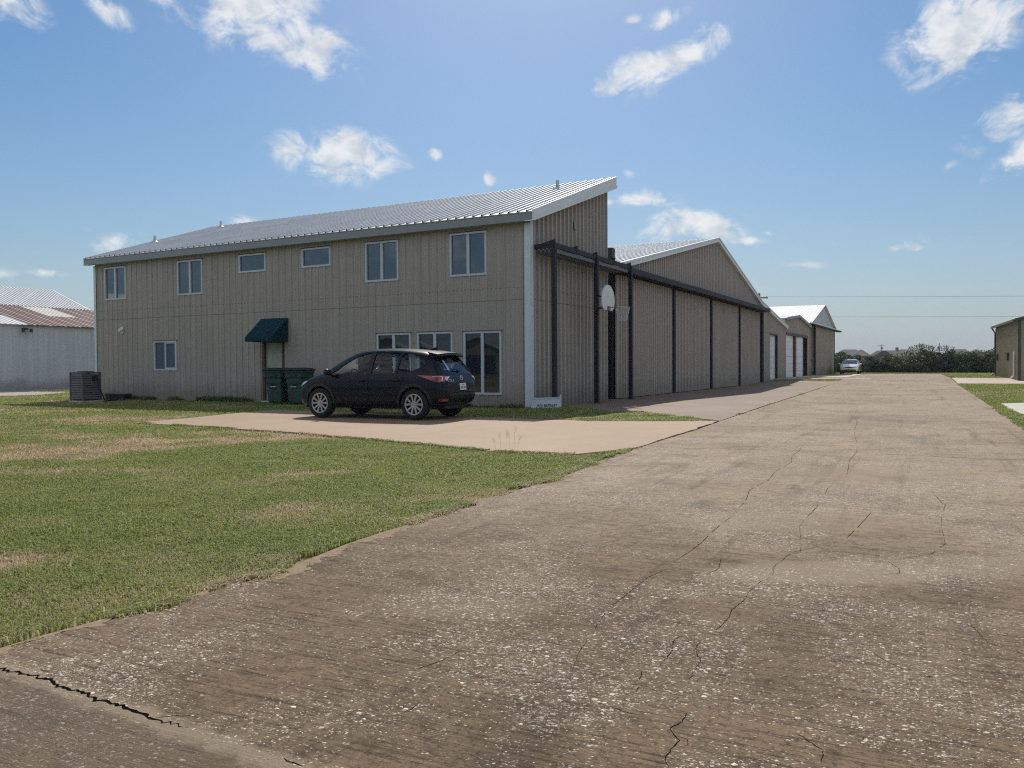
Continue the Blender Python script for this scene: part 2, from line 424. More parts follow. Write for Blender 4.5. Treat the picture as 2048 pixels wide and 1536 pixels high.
# far end and back wall
ribbed_wall(w1, lambda t, d, z: (-WF - d, DP - t, z), DP, [(0, roof_z(DP) - .07), (DP, roof_z(0) - .07)], -0.1)
ribbed_wall(w1, lambda t, d, z: (-t, DP + d, z), WF, [(0, roof_z(DP) - .07), (WF, roof_z(DP) - .07)], -0.1)
w1.build('front_wall', M_TAN, B1)
w2 = MB()
ribbed_wall(w2, lambda t, d, z: (d, t, z), DP, [(0, roof_z(0) - .07), (DP, roof_z(DP) - .07)], -0.1, depth=.07, off=0.16, rib=[(0, 0), (.02, 1), (.085, 1), (.105, 0)])
w2.build('end_wall', M_TAN, B1)
slab = MB(); slab.box(-WF, .0, -.1, 0, DP, .0); slab.build('floor_slab', M_DARKIN, B1)
T_f = lambda a, o, b: (-a, -o, b)
for s0, s1, z0, z1, k in UP: window(B1, s0, s1, z0, z1, k, T=lambda a, o, b, s=s0 + s1: (-(s - a), -o, b))
# roof
rf = MB()
x0, x1 = -WF - 0.30, 0.30
sv_ = Vector((0, 6.62, 0.341 * 6.62))
roof_sheet(rf, (x0, -.30, 5.745), (x1 - x0, 0, 0), sv_, rib=.050, thick=.03)
rfo = rf.build('roof', [M_GALV, M_DARKIN], B1)
for (vx, vy) in ((-19.65, 2.47), (-19.0, 5.55), (-1.30, 4.74)):
    z = roof_z(vy)
    v = MB(); v.lathe([(.0, z - .05), (.17, z - .05), (.15, z + .07), (.07, z + .13), (.055, z + .34), (.0, z + .34)], seg=14, T=Matrix.Translation((vx, vy, 0)))
    v.build('roof_vent', M_GALV, rfo)
# eave fascia, gable fascia, back fascia
fa = MB()
fa.hexa([(x0, -.285, 5.48), (x1, -.285, 5.48), (x1, -.235, 5.46), (x0, -.235, 5.46), (x0, -.285, 5.705), (x1, -.285, 5.705), (x1, -.235, 5.705), (x0, -.235, 5.705)])
fa.box(x0 + .25, -.234, 5.52, x1 - .3, -.004, 5.56)
fa.build('eave_fascia', M_FASC, B1)
n_ = math.hypot(1, .341); nx = Vector((0, -.341 / n_, 1 / n_))
for xo, xi in ((x1 + .012, x1 - .04), (x0 - .012, x0 + .04)):
    g = MB(); a = Vector((xo, -.30, 5.745)); b = a + sv_
    dn = Vector((0, 0, -.36))
    g.prism([a + nx * .045, b + nx * .045, b + dn, a + dn * .72], (xi - xo, 0, 0))
    q = Vector((.022 if xo > 0 else -.022, 0, 0))
    g.prism([a + dn * .50 + q, b + dn * .66 + q, b + dn * 1.04 + q, a + dn * .78 + q], (-q.x, 0, 0))
    # soffit
    g.prism([a + dn * .70, b + dn * .96, b + dn * .96 + Vector((0, 0, -.03)), a + dn * .70 + Vector((0, 0, -.03))], ((-.30 if xo > 0 else .30), 0, 0))
    g.build('gable_fascia', M_RAKE, B1)
bk = MB(); yb = -.30 + 6.62; zb = 5.745 + sv_.z
bk.box(x0, yb - .05, zb - .36, x1 - .05, yb - .005, zb - .03); bk.build('back_fascia', M_FASC, B1)
ct = MB(); ct.box(-.14, -.05, -.05, .052, -.036, 5.46); ct.box(.040, -.036, -.05, .052, .15, 5.46); ct.box(.05, -.03, -.05, .06, .15, 5.62); ct.build('corner_trim', M_TRIM, B1)
ct = MB(); ct.box(-WF - .05, -.048, -.05, -WF + .09, -.036, 5.46); ct.box(-WF - .05, -.036, -.05, -WF - .046, .12, 5.46); ct.box(-WF - .06, -.036, -.05, -WF - .046, .12, 5.46)
ct.build('corner_trim', M_TRIM, B1)
# door with reddish jamb and threshold
dr = MB(); dr.box(-DOOR[1] + .06, .03, .05, -DOOR[0] - .02, .07, DOOR[3] - .05)
dro = dr.build('door', M_DOOR, B1)
h = MB(); h.lathe([(0, -.005), (.035, -.005), (.035, -.02), (.018, -.03), (.018, -.06), (.035, -.065), (.03, -.095), (0, -.1)], axis='y', seg=12, T=Matrix.Translation((-DOOR[1] + .14, .03, 1.0)))
h.build('handle', M_BLACK, dro); h = MB(); h.lathe([(0, -.005), (.03, -.005), (.03, -.03), (0, -.03)], axis='y', seg=12, T=Matrix.Translation((-DOOR[1] + .14, .03, 1.14)))
h.build('deadbolt', M_BLACK, dro)
jm = MB(); jm.box(-DOOR[1] - .06, -.05, 0, -DOOR[1] + .06, .1, DOOR[3]); jm.box(-DOOR[0] - .02, -.045, 0, -DOOR[0] + .05, .1, DOOR[3]); jm.box(-DOOR[1] - .06, -.048, DOOR[3] - .05, -DOOR[0] + .05, .1, DOOR[3] + .04)
jm.build('door_frame', M_RUSTP, B1)
th_ = MB(); th_.box(-DOOR[1] - .05, -.14, 0.0, -DOOR[0] + .05, .1, .045); th_.build('threshold', M_GALV, B1)
# awning over the door
aw = MB(); s0, s1, pr = 9.53, 10.80, .82
zt, zf, zv = 2.98, 2.30, 2.13
for z_, s_ in ((0, 0),):
    A = [(-s1, -.035, zt), (-s0, -.035, zt), (-s0, -pr, zf), (-s1, -pr, zf)]
    aw.quad(*A)
    nv = 8                                                       # scalloped valance
    for k in range(nv):
        a = -s1 + (s1 - s0) * k / nv; b = -s1 + (s1 - s0) * (k + 1) / nv; m_ = (a + b) / 2
        aw.quad((a, -pr, zf), (b, -pr, zf), (b, -pr - .008, zv + .02), (m_, -pr - .012, zv), (a, -pr - .008, zv + .02))
    aw.quad((-s0, -.035, zt), (-s0, -.035, zv), (-s0, -pr, zv + .02), (-s0, -pr, zf))
    aw.quad((-s1, -.035, zt), (-s1, -pr, zf), (-s1, -pr, zv + .02), (-s1, -.035, zv))
awo = aw.build('awning', M_AWN, B1)
af = MB()
for s_ in (s0 + .015, (s0 + s1) / 2, s1 - .015):
    af.tube([(-s_, -.04, zt - .03), (-s_, -pr + .02, zf - .02), (-s_, -.04, zv + .06)], .012, 6)
af.build('awning_frame', M_PLASTW, awo)
# wall lamp, gable vent, little lamp beside the awning
lm = MB(); lm.box(-18.58, -.05, 2.64, -18.42, -.03, 2.90); lm.lathe([(0, -.05), (.08, -.05), (.085, -.12), (.06, -.17), (0, -.18)], axis='y', seg=14, T=Matrix.Translation((-18.5, 0, 2.77)))
lm.build('wall_lamp', M_PLASTW, B1)
lm = MB(); lm.box(-10.98, -.05, 2.36, -10.86, -.03, 2.55); lm.prism([(-11.0, -.05, 2.36), (-10.86, -.05, 2.36), (-10.86, -.17, 2.38), (-11.0, -.17, 2.38)], (0, 0, .12)); lm.build('door_lamp', M_PLASTW, B1)
gv = MB(); gv.box(.04, 3.13, 5.72, .075, 3.27, 6.0); gv.build('gable_vent', M_FASC, B1)

# ------------------------------------------------------------------ big sliding-door hangar
B2 = thing('hangar', 'large tan hangar with four tall ribbed sliding doors and a broad gable', 'hangar', F(0, 6.5), -TH)
HL, RDG, ZR, KY, ZK, ZE = 35.4, 14.87, 7.80, 26.0, 5.22, 3.98
Z0 = 4.83
gt = [(0, Z0), (RDG, ZR), (KY, ZK), (HL, ZE)]
OP = (0.05, 25.9)
w3 = MB()
RH = (29.25, 31.95)
ribbed_wall(w3, lambda t, d, z: (d, t, z), HL, gt, -0.2, [(OP[0], OP[1], -.2, 4.72), (RH[0], RH[1], -.2, 3.32)], pitch=.305, depth=.075, rib=[(0, 0), (.02, 1), (.10, 1), (.12, 0)])
w3.build('gable_wall', M_TAN2, B2)
w3 = MB(); DX = -20.0
ribbed_wall(w3, lambda t, d, z: (DX - d, t, z), HL, gt, -0.2)
w3.quad((0, 0, -.2), (DX, 0, -.2), (DX, 0, Z0), (0, 0, Z0)); w3.quad((0, HL, -.2), (DX, HL, -.2), (DX, HL, ZE), (0, HL, ZE))
w3.build('rear_wall', M_TAN2, B2)
rf = MB()
def slope(mb, ya, za, yb_, zb_, xa=.16, xb=DX - .2, **kw):
    roof_sheet(mb, (xa, ya, za), (xb - xa, 0, 0), (0, yb_ - ya, zb_ - za), thick=.04, rib=.05, **kw)
sl = (ZR - Z0) / RDG
slope(rf, -.15, Z0 - .15 * sl + .06, RDG + .002, ZR + .06)
slope(rf, KY, ZK + .06, RDG - .002, ZR + .06)
slope(rf, HL + .2, ZE + .06 - .025, KY + .02, ZK + .062)
rfo = rf.build('roof', [M_GALV, M_DARKIN], B2)
rk = MB()
for (ya, za), (yb_, zb_) in zip(gt[:-1], gt[1:]):
    rk.prism([(.17, ya, za + .12), (.17, yb_, zb_ + .12), (.17, yb_, zb_ - .12), (.17, ya, za - .12)], (.035, 0, 0))
    rk.prism([(.205, ya, za + .12), (.205, yb_, zb_ + .12), (.205, yb_, zb_ + .05), (.205, ya, za + .05)], (.03, 0, 0))
    rk.prism([(.02, ya, za - .10), (.02, yb_, zb_ - .10), (.02, yb_, zb_ - .12), (.02, ya, za - .12)], (.15, 0, 0))
rk.build('rake_trim', M_RAKE, B2)
# doors, nearest on the outermost rail
for i in range(4):
    dx = .20 - .035 * i
    ya, yb_ = (.085 if i == 0 else .32 + 6.38 * i), .32 + 6.38 * (i + 1) + .05
    d_ = MB()
    ribbed_wall(d_, lambda t, d, z: (dx + d, ya + t, z), yb_ - ya, [(0, 4.56), (yb_ - ya, 4.56)], .03, pitch=.235, depth=.075, rib=[(0, 0), (.018, 1), (.095, 1), (.113, 0)], off=.25)
    d_.box(dx - .06, ya, .03, dx - .005, yb_, 4.56)
    do = d_.build('sliding_door', M_TAN2, B2)
    if i: e = MB(); e.box(dx - .07, ya - .02, .02, dx + .17, ya + .20, 4.56); e.build('door_edge_post', M_STEEL, do)
    if i == 3: e = MB(); e.box(dx - .07, yb_ - .34, .02, dx + .22, yb_ + .06, 4.56); e.build('door_edge_post', M_STEEL, do)
# dark jamb posts in the wall plane
jp = MB(); jp.box(-.05, -.10, -.1, .09, .08, 4.62); jp.build('jamb_post', M_STEEL, B2)
jp = MB(); jp.box(-.25, -.12, 4.95, .11, .16, 5.52); jp.build('jamb_cap', M_STEEL2, B2)
# header track box over the doors
hb = MB(); hb.box(.02, -.05, 4.62, .70, 25.95, 4.77); hb.box(.67, -.06, 4.585, .72, 25.96, 4.80)
for k in range(5): hb.box(.10 + .13 * k, -.02, 4.57, .115 + .13 * k, 25.9, 4.60)
hb.build('header_beam', M_STEEL, B2)
# track frame that lets the doors run out over the neighbour's end wall
tf = MB()
for k in range(5): tf.box(.10 + .135 * k, -6.25, 4.585, .155 + .135 * k, -.06, 4.69)
tf.build('door_track', M_RAIL, B2)
tf = MB()
tf.box(.665, -6.36, 4.71, .73, -.06, 4.86)
for y_ in (-6.32, -4.7, -3.10, -1.5, .06):
    tf.box(.02, y_, 4.72, .74, y_ + .07, 4.84); tf.prism([(.74, y_, 4.84), (.74, y_, 4.96), (.30, y_, 4.84)], (0, .07, 0))
    for k in range(5): tf.box(.10 + .135 * k, y_, 4.69, .155 + .135 * k, y_ + .07, 4.72)
tf.build('track_frame', M_STEEL, B2)
for y_ in (-6.34, -3.12, .10):
    p = MB(); p.box(.64, y_, -.05, .77, y_ + .13, 4.86); p.box(.56, y_ - .08, -.02, .85, y_ + .23, .012)
    p.build('track_post', M_STEEL, B2)
# roll-up door
rd = MB()
for k in range(40):
    z = -.1 + k * .085
    rd.quad((-.10, RH[0], z), (-.10, RH[1], z), (-.072, RH[1], z + .045), (-.072, RH[0], z + .045))
    rd.quad((-.072, RH[0], z + .045), (-.072, RH[1], z + .045), (-.10, RH[1], z + .085), (-.10, RH[0], z + .085))
rd.build('roll_up_door', M_WDOOR, B2)
rj = MB(); rj.box(-.12, RH[1] - .12, -.1, .07, RH[1] + .05, 3.36); rj.box(-.12, RH[0] - .05, -.1, .06, RH[0] + .06, 3.36); rj.box(-.13, RH[0], 3.26, .075, RH[1], 3.37)
rj.build('door_frame', M_STEEL, B2)

# ------------------------------------------------------------------ low gabled hangar with two white doors
B3 = thing('small_hangar', 'low tan hangar with shallow gable and two white overhead doors', 'hangar', F(0, 42.0, .24), -TH)
g3 = [(0, 4.42), (5.4, 4.88), (11.4, 4.28)]
w4 = MB(); ribbed_wall(w4, lambda t, d, z: (d, t, z), 11.4, g3, -.3, [(.1, 10.2, -.3, 3.32)])
ribbed_wall(w4, lambda t, d, z: (-15 - d, t, z), 11.4, g3, -.3)
w4.quad((0, 0, -.3), (-15, 0, -.3), (-15, 0, 4.42), (0, 0, 4.42)); w4.quad((0, 11.4, -.3), (-15, 11.4, -.3), (-15, 11.4, 4.28), (0, 11.4, 4.28))
w4.build('wall', M_TAN3, B3)
sw = MB(); sw.quad((-.05, -.004, 3.0), (-1.2, -.004, 3.0), (-1.2, -.004, 4.40), (-.05, -.004, 4.40)); sw.build('side_panel', M_WSID, B3)
rf = MB()
roof_sheet(rf, (.15, -.2, 4.46), (-15.3, 0, 0), (0, 5.6, .455), thick=.04, rib=.018); roof_sheet(rf, (.15, 11.6, 4.32), (-15.3, 0, 0), (0, -6.2, .595), thick=.04, rib=.018)
rf.build('roof', [M_WROOF, M_DARKIN], B3)
rk = MB()
for (ya, za), (yb_, zb_) in zip(g3[:-1], g3[1:]): rk.prism([(.16, ya - (.2 if ya == 0 else 0), za + .10), (.16, yb_ + (.2 if yb_ > 11 else 0), zb_ + .10), (.16, yb_ + (.2 if yb_ > 11 else 0), zb_ - .1), (.16, ya - (.2 if ya == 0 else 0), za - .1)], (.03, 0, 0))
rk.build('rake_trim', M_FASC, B3)
for ya, yb_ in ((.14, 3.72), (4.36, 8.45)):
    d_ = MB()
    for k in range(6):
        z = -.1 + k * .57
        d_.box(-.14, ya, z, -.08, yb_, z + .555)
    d_.build('overhead_door', M_WDOOR, B3)
ps = MB(); ps.box(-.12, 3.72, -.1, .08, 4.36, 3.3); ps.box(-.10, .1, 3.22, .09, 10.2, 3.42); ps.build('door_frame', M_RUSTP, B3)
ps = MB(); ps.box(-.3, 8.45, -.1, -.20, 10.2, 3.3); ps.build('shade_panel', M_STEEL, B3)  # solid dark panel in place of the shade inside the open bay

# ------------------------------------------------------------------ tall hangar with a pale translucent gable
B4 = thing('tall_hangar', 'tall tan hangar with pale sheeted gable and steep white roof', 'hangar', F(0, 53.6, .24), -TH)
ZA, ZEV, LB = 6.66, 4.62, 16.9
w5 = MB()
ribbed_wall(w5, lambda t, d, z: (-.35 + d, t, z), 3.3, [(0, ZEV), (3.3, ZEV)], -.3)
w5.quad((-.35, 3.3, -.3), (0, 3.3, -.3), (0, 3.3, ZEV), (-.35, 3.3, ZEV))
w5.quad((-.35, 0, -.3), (-22, 0, -.3), (-22, 0, ZEV), (-.35, 0, ZEV)); w5.quad((-.1, LB, -.3), (-22, LB, -.3), (-22, LB, ZEV), (-.1, LB, ZEV))
ribbed_wall(w5, lambda t, d, z: (-22 - d, t, z), LB, [(0, ZEV), (8.45, ZA), (LB, ZEV)], -.3)
w5.build('wall', M_TAN3, B4)
d_ = MB(); ribbed_wall(d_, lambda t, d, z: (d, 3.3 + t, z), 13.6, [(0, 4.55), (13.6, 4.55)], -.05, pitch=.305, depth=.03); d_.box(-.08, 3.3, -.05, -.01, 16.9, 4.55)
do = d_.build('sliding_door', M_TAN3, B4)
e = MB(); e.box(-.1, 3.22, -.05, .06, 3.42, 4.6); e.build('door_edge_post', M_STEEL, do); e = MB(); e.box(-.1, 16.8, -.05, .06, 17.0, 4.6); e.build('door_edge_post', M_STEEL, do)
M_TRANS = siding('translucent_sheet', (0.56, 0.60, 0.64), dirt=0.0)
gb = MB(); ribbed_wall(gb, lambda t, d, z: (.02 + d, t, z), LB, [(0, ZEV + .05), (8.45, ZA), (LB, ZEV + .05)], ZEV, pitch=.4, depth=.03); gb.build('gable_sheet', M_TRANS, B4)
lp = MB(); lp.box(-.2, .4, 4.56, .34, 21.0, 4.63); lp.prism([(.34, .4, 4.63), (.04, .4, 4.63), (.04, .4, 4.80)], (0, 20.6, 0)); lp.build('door_canopy', M_RAKE, B4)
lp = MB(); lp.box(-.15, .45, 4.47, .30, 20.9, 4.555); lp.build('door_track', M_STEEL, B4)
rf = MB(); sl4 = (ZA - ZEV) / 8.45
roof_sheet(rf, (.25, -.2, ZEV + .06 - .2 * sl4), (-22.4, 0, 0), (0, 8.66, 8.66 * sl4), thick=.04, rib=.018); roof_sheet(rf, (.25, LB + .2, ZEV + .06 - .2 * sl4), (-22.4, 0, 0), (0, -8.66, 8.66 * sl4), thick=.04, rib=.018)
rf.build('roof', [M_WROOF, M_DARKIN], B4)

# ------------------------------------------------------------------ olive building across the road
TH5 = R(24.6)
B5 = thing('olive_building', 'olive green metal building with two small windows and a white downpipe', 'building', (32.56, 52.15, .24), -TH5)
# local x to the right, y away; long wall on x = 0 faces the road
w6 = MB(); L5, W5, H5, ZR5 = 11.5, 14.0, 3.78, 5.6
hs5 = [(5.1 - .0, 5.75, 1.10, 1.78), (9.7, 10.6, 1.12, 1.72)]
ribbed_wall(w6, lambda t, d, z: (-d, t, z), L5, [(0, H5), (L5, H5)], -.3, [(3.9, 5.3, 1.12, 1.76), (9.8, 11.0 - .1, 1.14, 1.72)], minor=.006)
ribbed_wall(w6, lambda t, d, z: (t, -d, z), W5, [(0, H5), (W5 / 2, ZR5), (W5, H5)], -.3, minor=.006)
ribbed_wall(w6, lambda t, d, z: (t, L5 + d, z), W5, [(0, H5), (W5 / 2, ZR5), (W5, H5)], -.3)
ribbed_wall(w6, lambda t, d, z: (W5 + d, t, z), L5, [(0, H5), (L5, H5)], -.3)
w6.build('wall', M_OLIVE, B5)
for a, b, z0, z1 in ((3.9, 5.3, 1.12, 1.76), (9.8, 10.9, 1.14, 1.72)): window(B5, a, b, z0, z1, 'fixed', T=lambda p, o, q: (-o, p, q), fm=M_GUT)
rf = MB(); k5 = (ZR5 - H5) / (W5 / 2)
roof_sheet(rf, (-.25, -.15, H5 + .05 - .25 * k5), (0, L5 + .3, 0), (W5 / 2 + .25, 0, (W5 / 2 + .25) * k5), thick=.04)
roof_sheet(rf, (W5 + .25, -.15, H5 + .05 - .25 * k5), (0, L5 + .3, 0), (-W5 / 2 - .25, 0, (W5 / 2 + .25) * k5), thick=.04)
rf.build('roof', [mat('olive_roof_sheet', (.28, .27, .22), .5), M_DARKIN], B5)
gu = MB(); gu.box(-.36, -.16, H5 - .12, -.25, L5 + .16, H5 + .03)
gu.prism([(-.26, -.17, H5 - .10), (W5 / 2, -.17, ZR5 - .05), (W5 / 2, -.17, ZR5 + .12), (-.26, -.17, H5 + .07)], (0, -.03, 0))
gu.build('gutter', M_GUT, B5)
cn = MB(); cn.box(-.05, L5 - .1, -.1, -.036, L5 + .05, H5 - .12); cn.build('corner_trim', M_GUT, B5)
cn = MB(); cn.box(-.05, -.05, -.1, .12, -.036, H5 + .05); cn.box(-.05, -.036, -.1, -.036, .10, H5 - .12)
cn.build('corner_trim', M_GUT, B5)
dp = MB(); dp.tube([(-.30, L5 - .25, H5 - .12), (-.10, L5 - .25, H5 - .5), (-.10, L5 - .25, .25), (-.32, L5 - .3, .05)], .05, 8); dp.build('downpipe', M_GUT, B5)
dp = MB(); dp.tube([(-.11, 1.35, 1.75), (-.09, 1.35, 1.66), (-.09, 1.35, .15), (-.25, 1.25, .02)], .06, 8); dp.build('downpipe', M_PLASTW, B5)

# ------------------------------------------------------------------ white hangar on the left with the rusty lean-to roof
TH6 = R(27.0)
B6 = thing('white_hangar', 'long white metal hangar with patchy rust-brown lower roof', 'hangar', (-27.93, 44.23, 0), -TH6)
# local x to the right (faces us), y away
YN, YF = -26.0, 9.4
E6 = 3.72
w7 = MB(); ribbed_wall(w7, lambda t, d, z: (d, YN + t, z), YF - YN, [(0, E6), (YF - YN, E6)], -.3, depth=.03, minor=.008)
xr, zr, xt, ztp = -5.7, 5.16, -9.5, 6.68
gp = [(0, E6 - .03), (5.7, zr - .04), (9.5, ztp - .05), (13.3, zr - .04), (19.0, E6 - .03)]
for yy, sg in ((YN, -1), (YF, 1)): ribbed_wall(w7, lambda t, d, z: (-t, yy + sg * d, z), 19.0, gp, -.3)
w7.quad((-19, YN, -.3), (-19, YF, -.3), (-19, YF, E6), (-19, YN, E6))
w7.build('wall', M_WSID, B6)
def rusty():
    mm = D.materials.new('rusty_sheet'); mm.use_nodes = True; t = NT(mm.node_tree)
    co = t.n('ShaderNodeTexCoord').outputs['Object']; x, y, z = t.xyz(co)
    fr = t.math('FRACT', t.math('MULTIPLY', y, 1 / .92))
    line = t.math('LESS_THAN', fr, 0.14)
    n = t.noise(co, 1.4, 5, .65)
    c = t.mix(t.ramp(n, .35, .7), (0.095, 0.036, 0.028), (0.155, 0.072, 0.054))
    c = t.mix(t.math('MULTIPLY', line, .85), c, (0.50, 0.44, 0.41))
    def patch(x0, x1, y0, y1):
        a = t.math('MULTIPLY', t.math('GREATER_THAN', x, x0), t.math('LESS_THAN', x, x1))
        b = t.math('MULTIPLY', t.math('GREATER_THAN', y, y0), t.math('LESS_THAN', y, y1))
        return t.math('MULTIPLY', a, b)
    c = t.mix(patch(-5.9, -2.7, 4.55, 6.45), c, (0.60, 0.56, 0.52))
    c = t.mix(patch(-2.2, .5, -9.0, 1.5), c, (0.60, 0.61, 0.62))
    c = t.mix(patch(-6, .5, -30.0, -9.0), c, (0.60, 0.61, 0.62))
    p = t.n('ShaderNodeBsdfPrincipled', ins={'Base Color': c, 'Roughness': .6}); t.n('ShaderNodeOutputMaterial', ins={'Surface': p.outputs[0]})
    return mm
rf = MB(); roof_sheet(rf, (.2, YN - .1, E6 - .02), (0, YF - YN + .2, 0), (-5.9, 0, 5.9 * (zr - E6) / 5.7), thick=.04, rib=.025)
rf.build('lower_roof', [rusty(), M_DARKIN], B6)
M_WR6 = siding('white_corrugated_roof', (.70, .71, .72), dirt=0.0)
rf = MB(); roof_sheet(rf, (xr + .15, YN - .1, zr + .02), (0, YF - YN + .2, 0), (xt - xr - .15, 0, ztp - zr), thick=.04, pitch=.25, rib=.05)
roof_sheet(rf, (-13.4, YN - .1, zr), (0, YF - YN + .2, 0), (3.9, 0, ztp - zr + .02), thick=.04); roof_sheet(rf, (-19.1, YN - .1, E6), (0, YF - YN + .2, 0), (5.9, 0, zr - E6), thick=.04)
rf.build('upper_roof', [M_WR6, M_DARKIN], B6)
ls = MB(); ls.box(.04, 1.5 - .25, 3.42, .30, 1.5 - .05, 3.50); ls.lathe([(0, 3.28), (.10, 3.28), (.06, 3.46), (0, 3.46)], seg=10, T=Matrix.Translation((.28, 1.18, 0))); ls.box(.20, 1.1, 3.44, .34, 1.7, 3.47); ls.lathe([(0, 3.28), (.10, 3.28), (.06, 3.46), (0, 3.46)], seg=10, T=Matrix.Translation((.28, 1.62, 0)))
ls.build('flood_lamp', M_BLACK, B6)

# ------------------------------------------------------------------ hangars behind us, seen mirrored in the ground-floor windows
def mirror_hangar(label, loc, rz, wd, ze, zr_):
    root = thing('gabled_hangar', label, 'hangar', loc, rz, 'hangars mirrored in the ground-floor windows')
    b = MB(); tp = [(0, ze), (wd / 2, zr_), (wd, ze)]
    ribbed_wall(b, lambda t, d, z: (-wd / 2 + t, -d, z), wd, tp, -.1); ribbed_wall(b, lambda t, d, z: (-wd / 2 + t, 18 + d, z), wd, tp, -.1)
    for x in (-wd / 2, wd / 2): b.quad((x, 0, -.1), (x, 18, -.1), (x, 18, ze), (x, 0, ze))
    b.build('wall', M_OLIVE, root)
    k = (zr_ - ze) / (wd / 2); b = MB(); o = .5
    roof_sheet(b, (-wd / 2 - o, -.4, ze + .06 - o * k), (0, 18.8, 0), (wd / 2 + o, 0, (wd / 2 + o) * k), thick=.05); roof_sheet(b, (wd / 2 + o, -.4, ze + .06 - o * k), (0, 18.8, 0), (-wd / 2 - o, 0, (wd / 2 + o) * k), thick=.05)
    b.build('roof', [M_WROOF, M_DARKIN], root)
    for sg in (-1, 1):
        b = MB(); b.prism([(sg * (wd / 2 + o), -.42, ze - o * k - .2), (0, -.42, zr_ - .22), (0, -.42, zr_ + .1), (sg * (wd / 2 + o), -.42, ze - o * k + .1)], (0, -.05, 0)); b.build('rake_trim', M_FRAME, root)
    b = MB(); b.box(-wd * .32, -.12, 0, wd * .32, -.05, ze - .4); b.build('hangar_door', M_STEEL, root)
for i, (dx, lab) in enumerate(((-13, 'olive gabled hangar mirrored in the window right of the parked car'), (0, 'olive gabled hangar mirrored in the middle ground-floor window'), (13, 'olive gabled hangar mirrored in the ground-floor window nearest the door'))):
    cx_, cy_ = -74 + dx * -.55, -19 + dx * .84
    mirror_hangar(lab, (cx_, cy_, 0), math.atan2(.53, .85) + math.pi / 2, 11.5, 3.1, 5.4)

# ------------------------------------------------------------------ ground sheets
RA = R(26.0)                                     # heading of the taxiway
def rough_edge(poly, amp, step, seed=1, closed=True):
    rg = random.Random(seed); out = []
    n = len(poly)
    for i in range(n if closed else n - 1):
        a, b = Vector((*poly[i][:2], 0)), Vector((*poly[(i + 1) % n][:2], 0)); L = (b - a).length; k = max(1, int(L / step)) if L < 60 else 1
        nrm = Vector((-(b - a).y, (b - a).x, 0)).normalized()
        for j in range(k):
            p = a + (b - a) * (j / k) + (nrm * rg.gauss(0, amp) if k > 1 else Vector())
            out.append((p.x, p.y))
    return out
def sheet(name, poly, z, m, thick=0.06, mats2=None):
    bm = bmesh.new()
    vs = [bm.verts.new((x, y, 0)) for x, y in poly]
    bm.faces.new(vs)
    for yy in (46, 49, 52, 55, 58, 61):
        bmesh.ops.bisect_plane(bm, geom=bm.verts[:] + bm.edges[:] + bm.faces[:], plane_co=(0, yy, 0), plane_no=(0, 1, 0))
    bmesh.ops.triangulate(bm, faces=bm.faces[:], ngon_method='EAR_CLIP')
    if bm.faces[:] and sum(f.normal.z for f in bm.faces) < 0: bmesh.ops.reverse_faces(bm, faces=bm.faces[:])
    if thick:
        r_ = bmesh.ops.extrude_face_region(bm, geom=bm.edges[:] and [e for e in bm.edges if e.is_boundary])
        for v in [g for g in r_['geom'] if isinstance(g, bmesh.types.BMVert)]: v.co.z -= thick
    for v in bm.verts: v.co.z += z + gz(v.co.x, v.co.y)
    me = D.meshes.new(name); bm.to_mesh(me); bm.free()
    for q in (m if isinstance(m, list) else [m]): me.materials.append(q)
    o = D.objects.new(name, me); COL.objects.link(o)
    return struct(o)
def road_coords(t):
    """object coords turned so that x runs across the taxiway and y along it"""
    co = t.n('ShaderNodeTexCoord').outputs['Object']
    mp = t.n('ShaderNodeMapping', vector_type='POINT'); t.t.links.new(co, mp.inputs[0]); mp.inputs['Rotation'].default_value = (0, 0, RA)
    return mp.outputs[0]

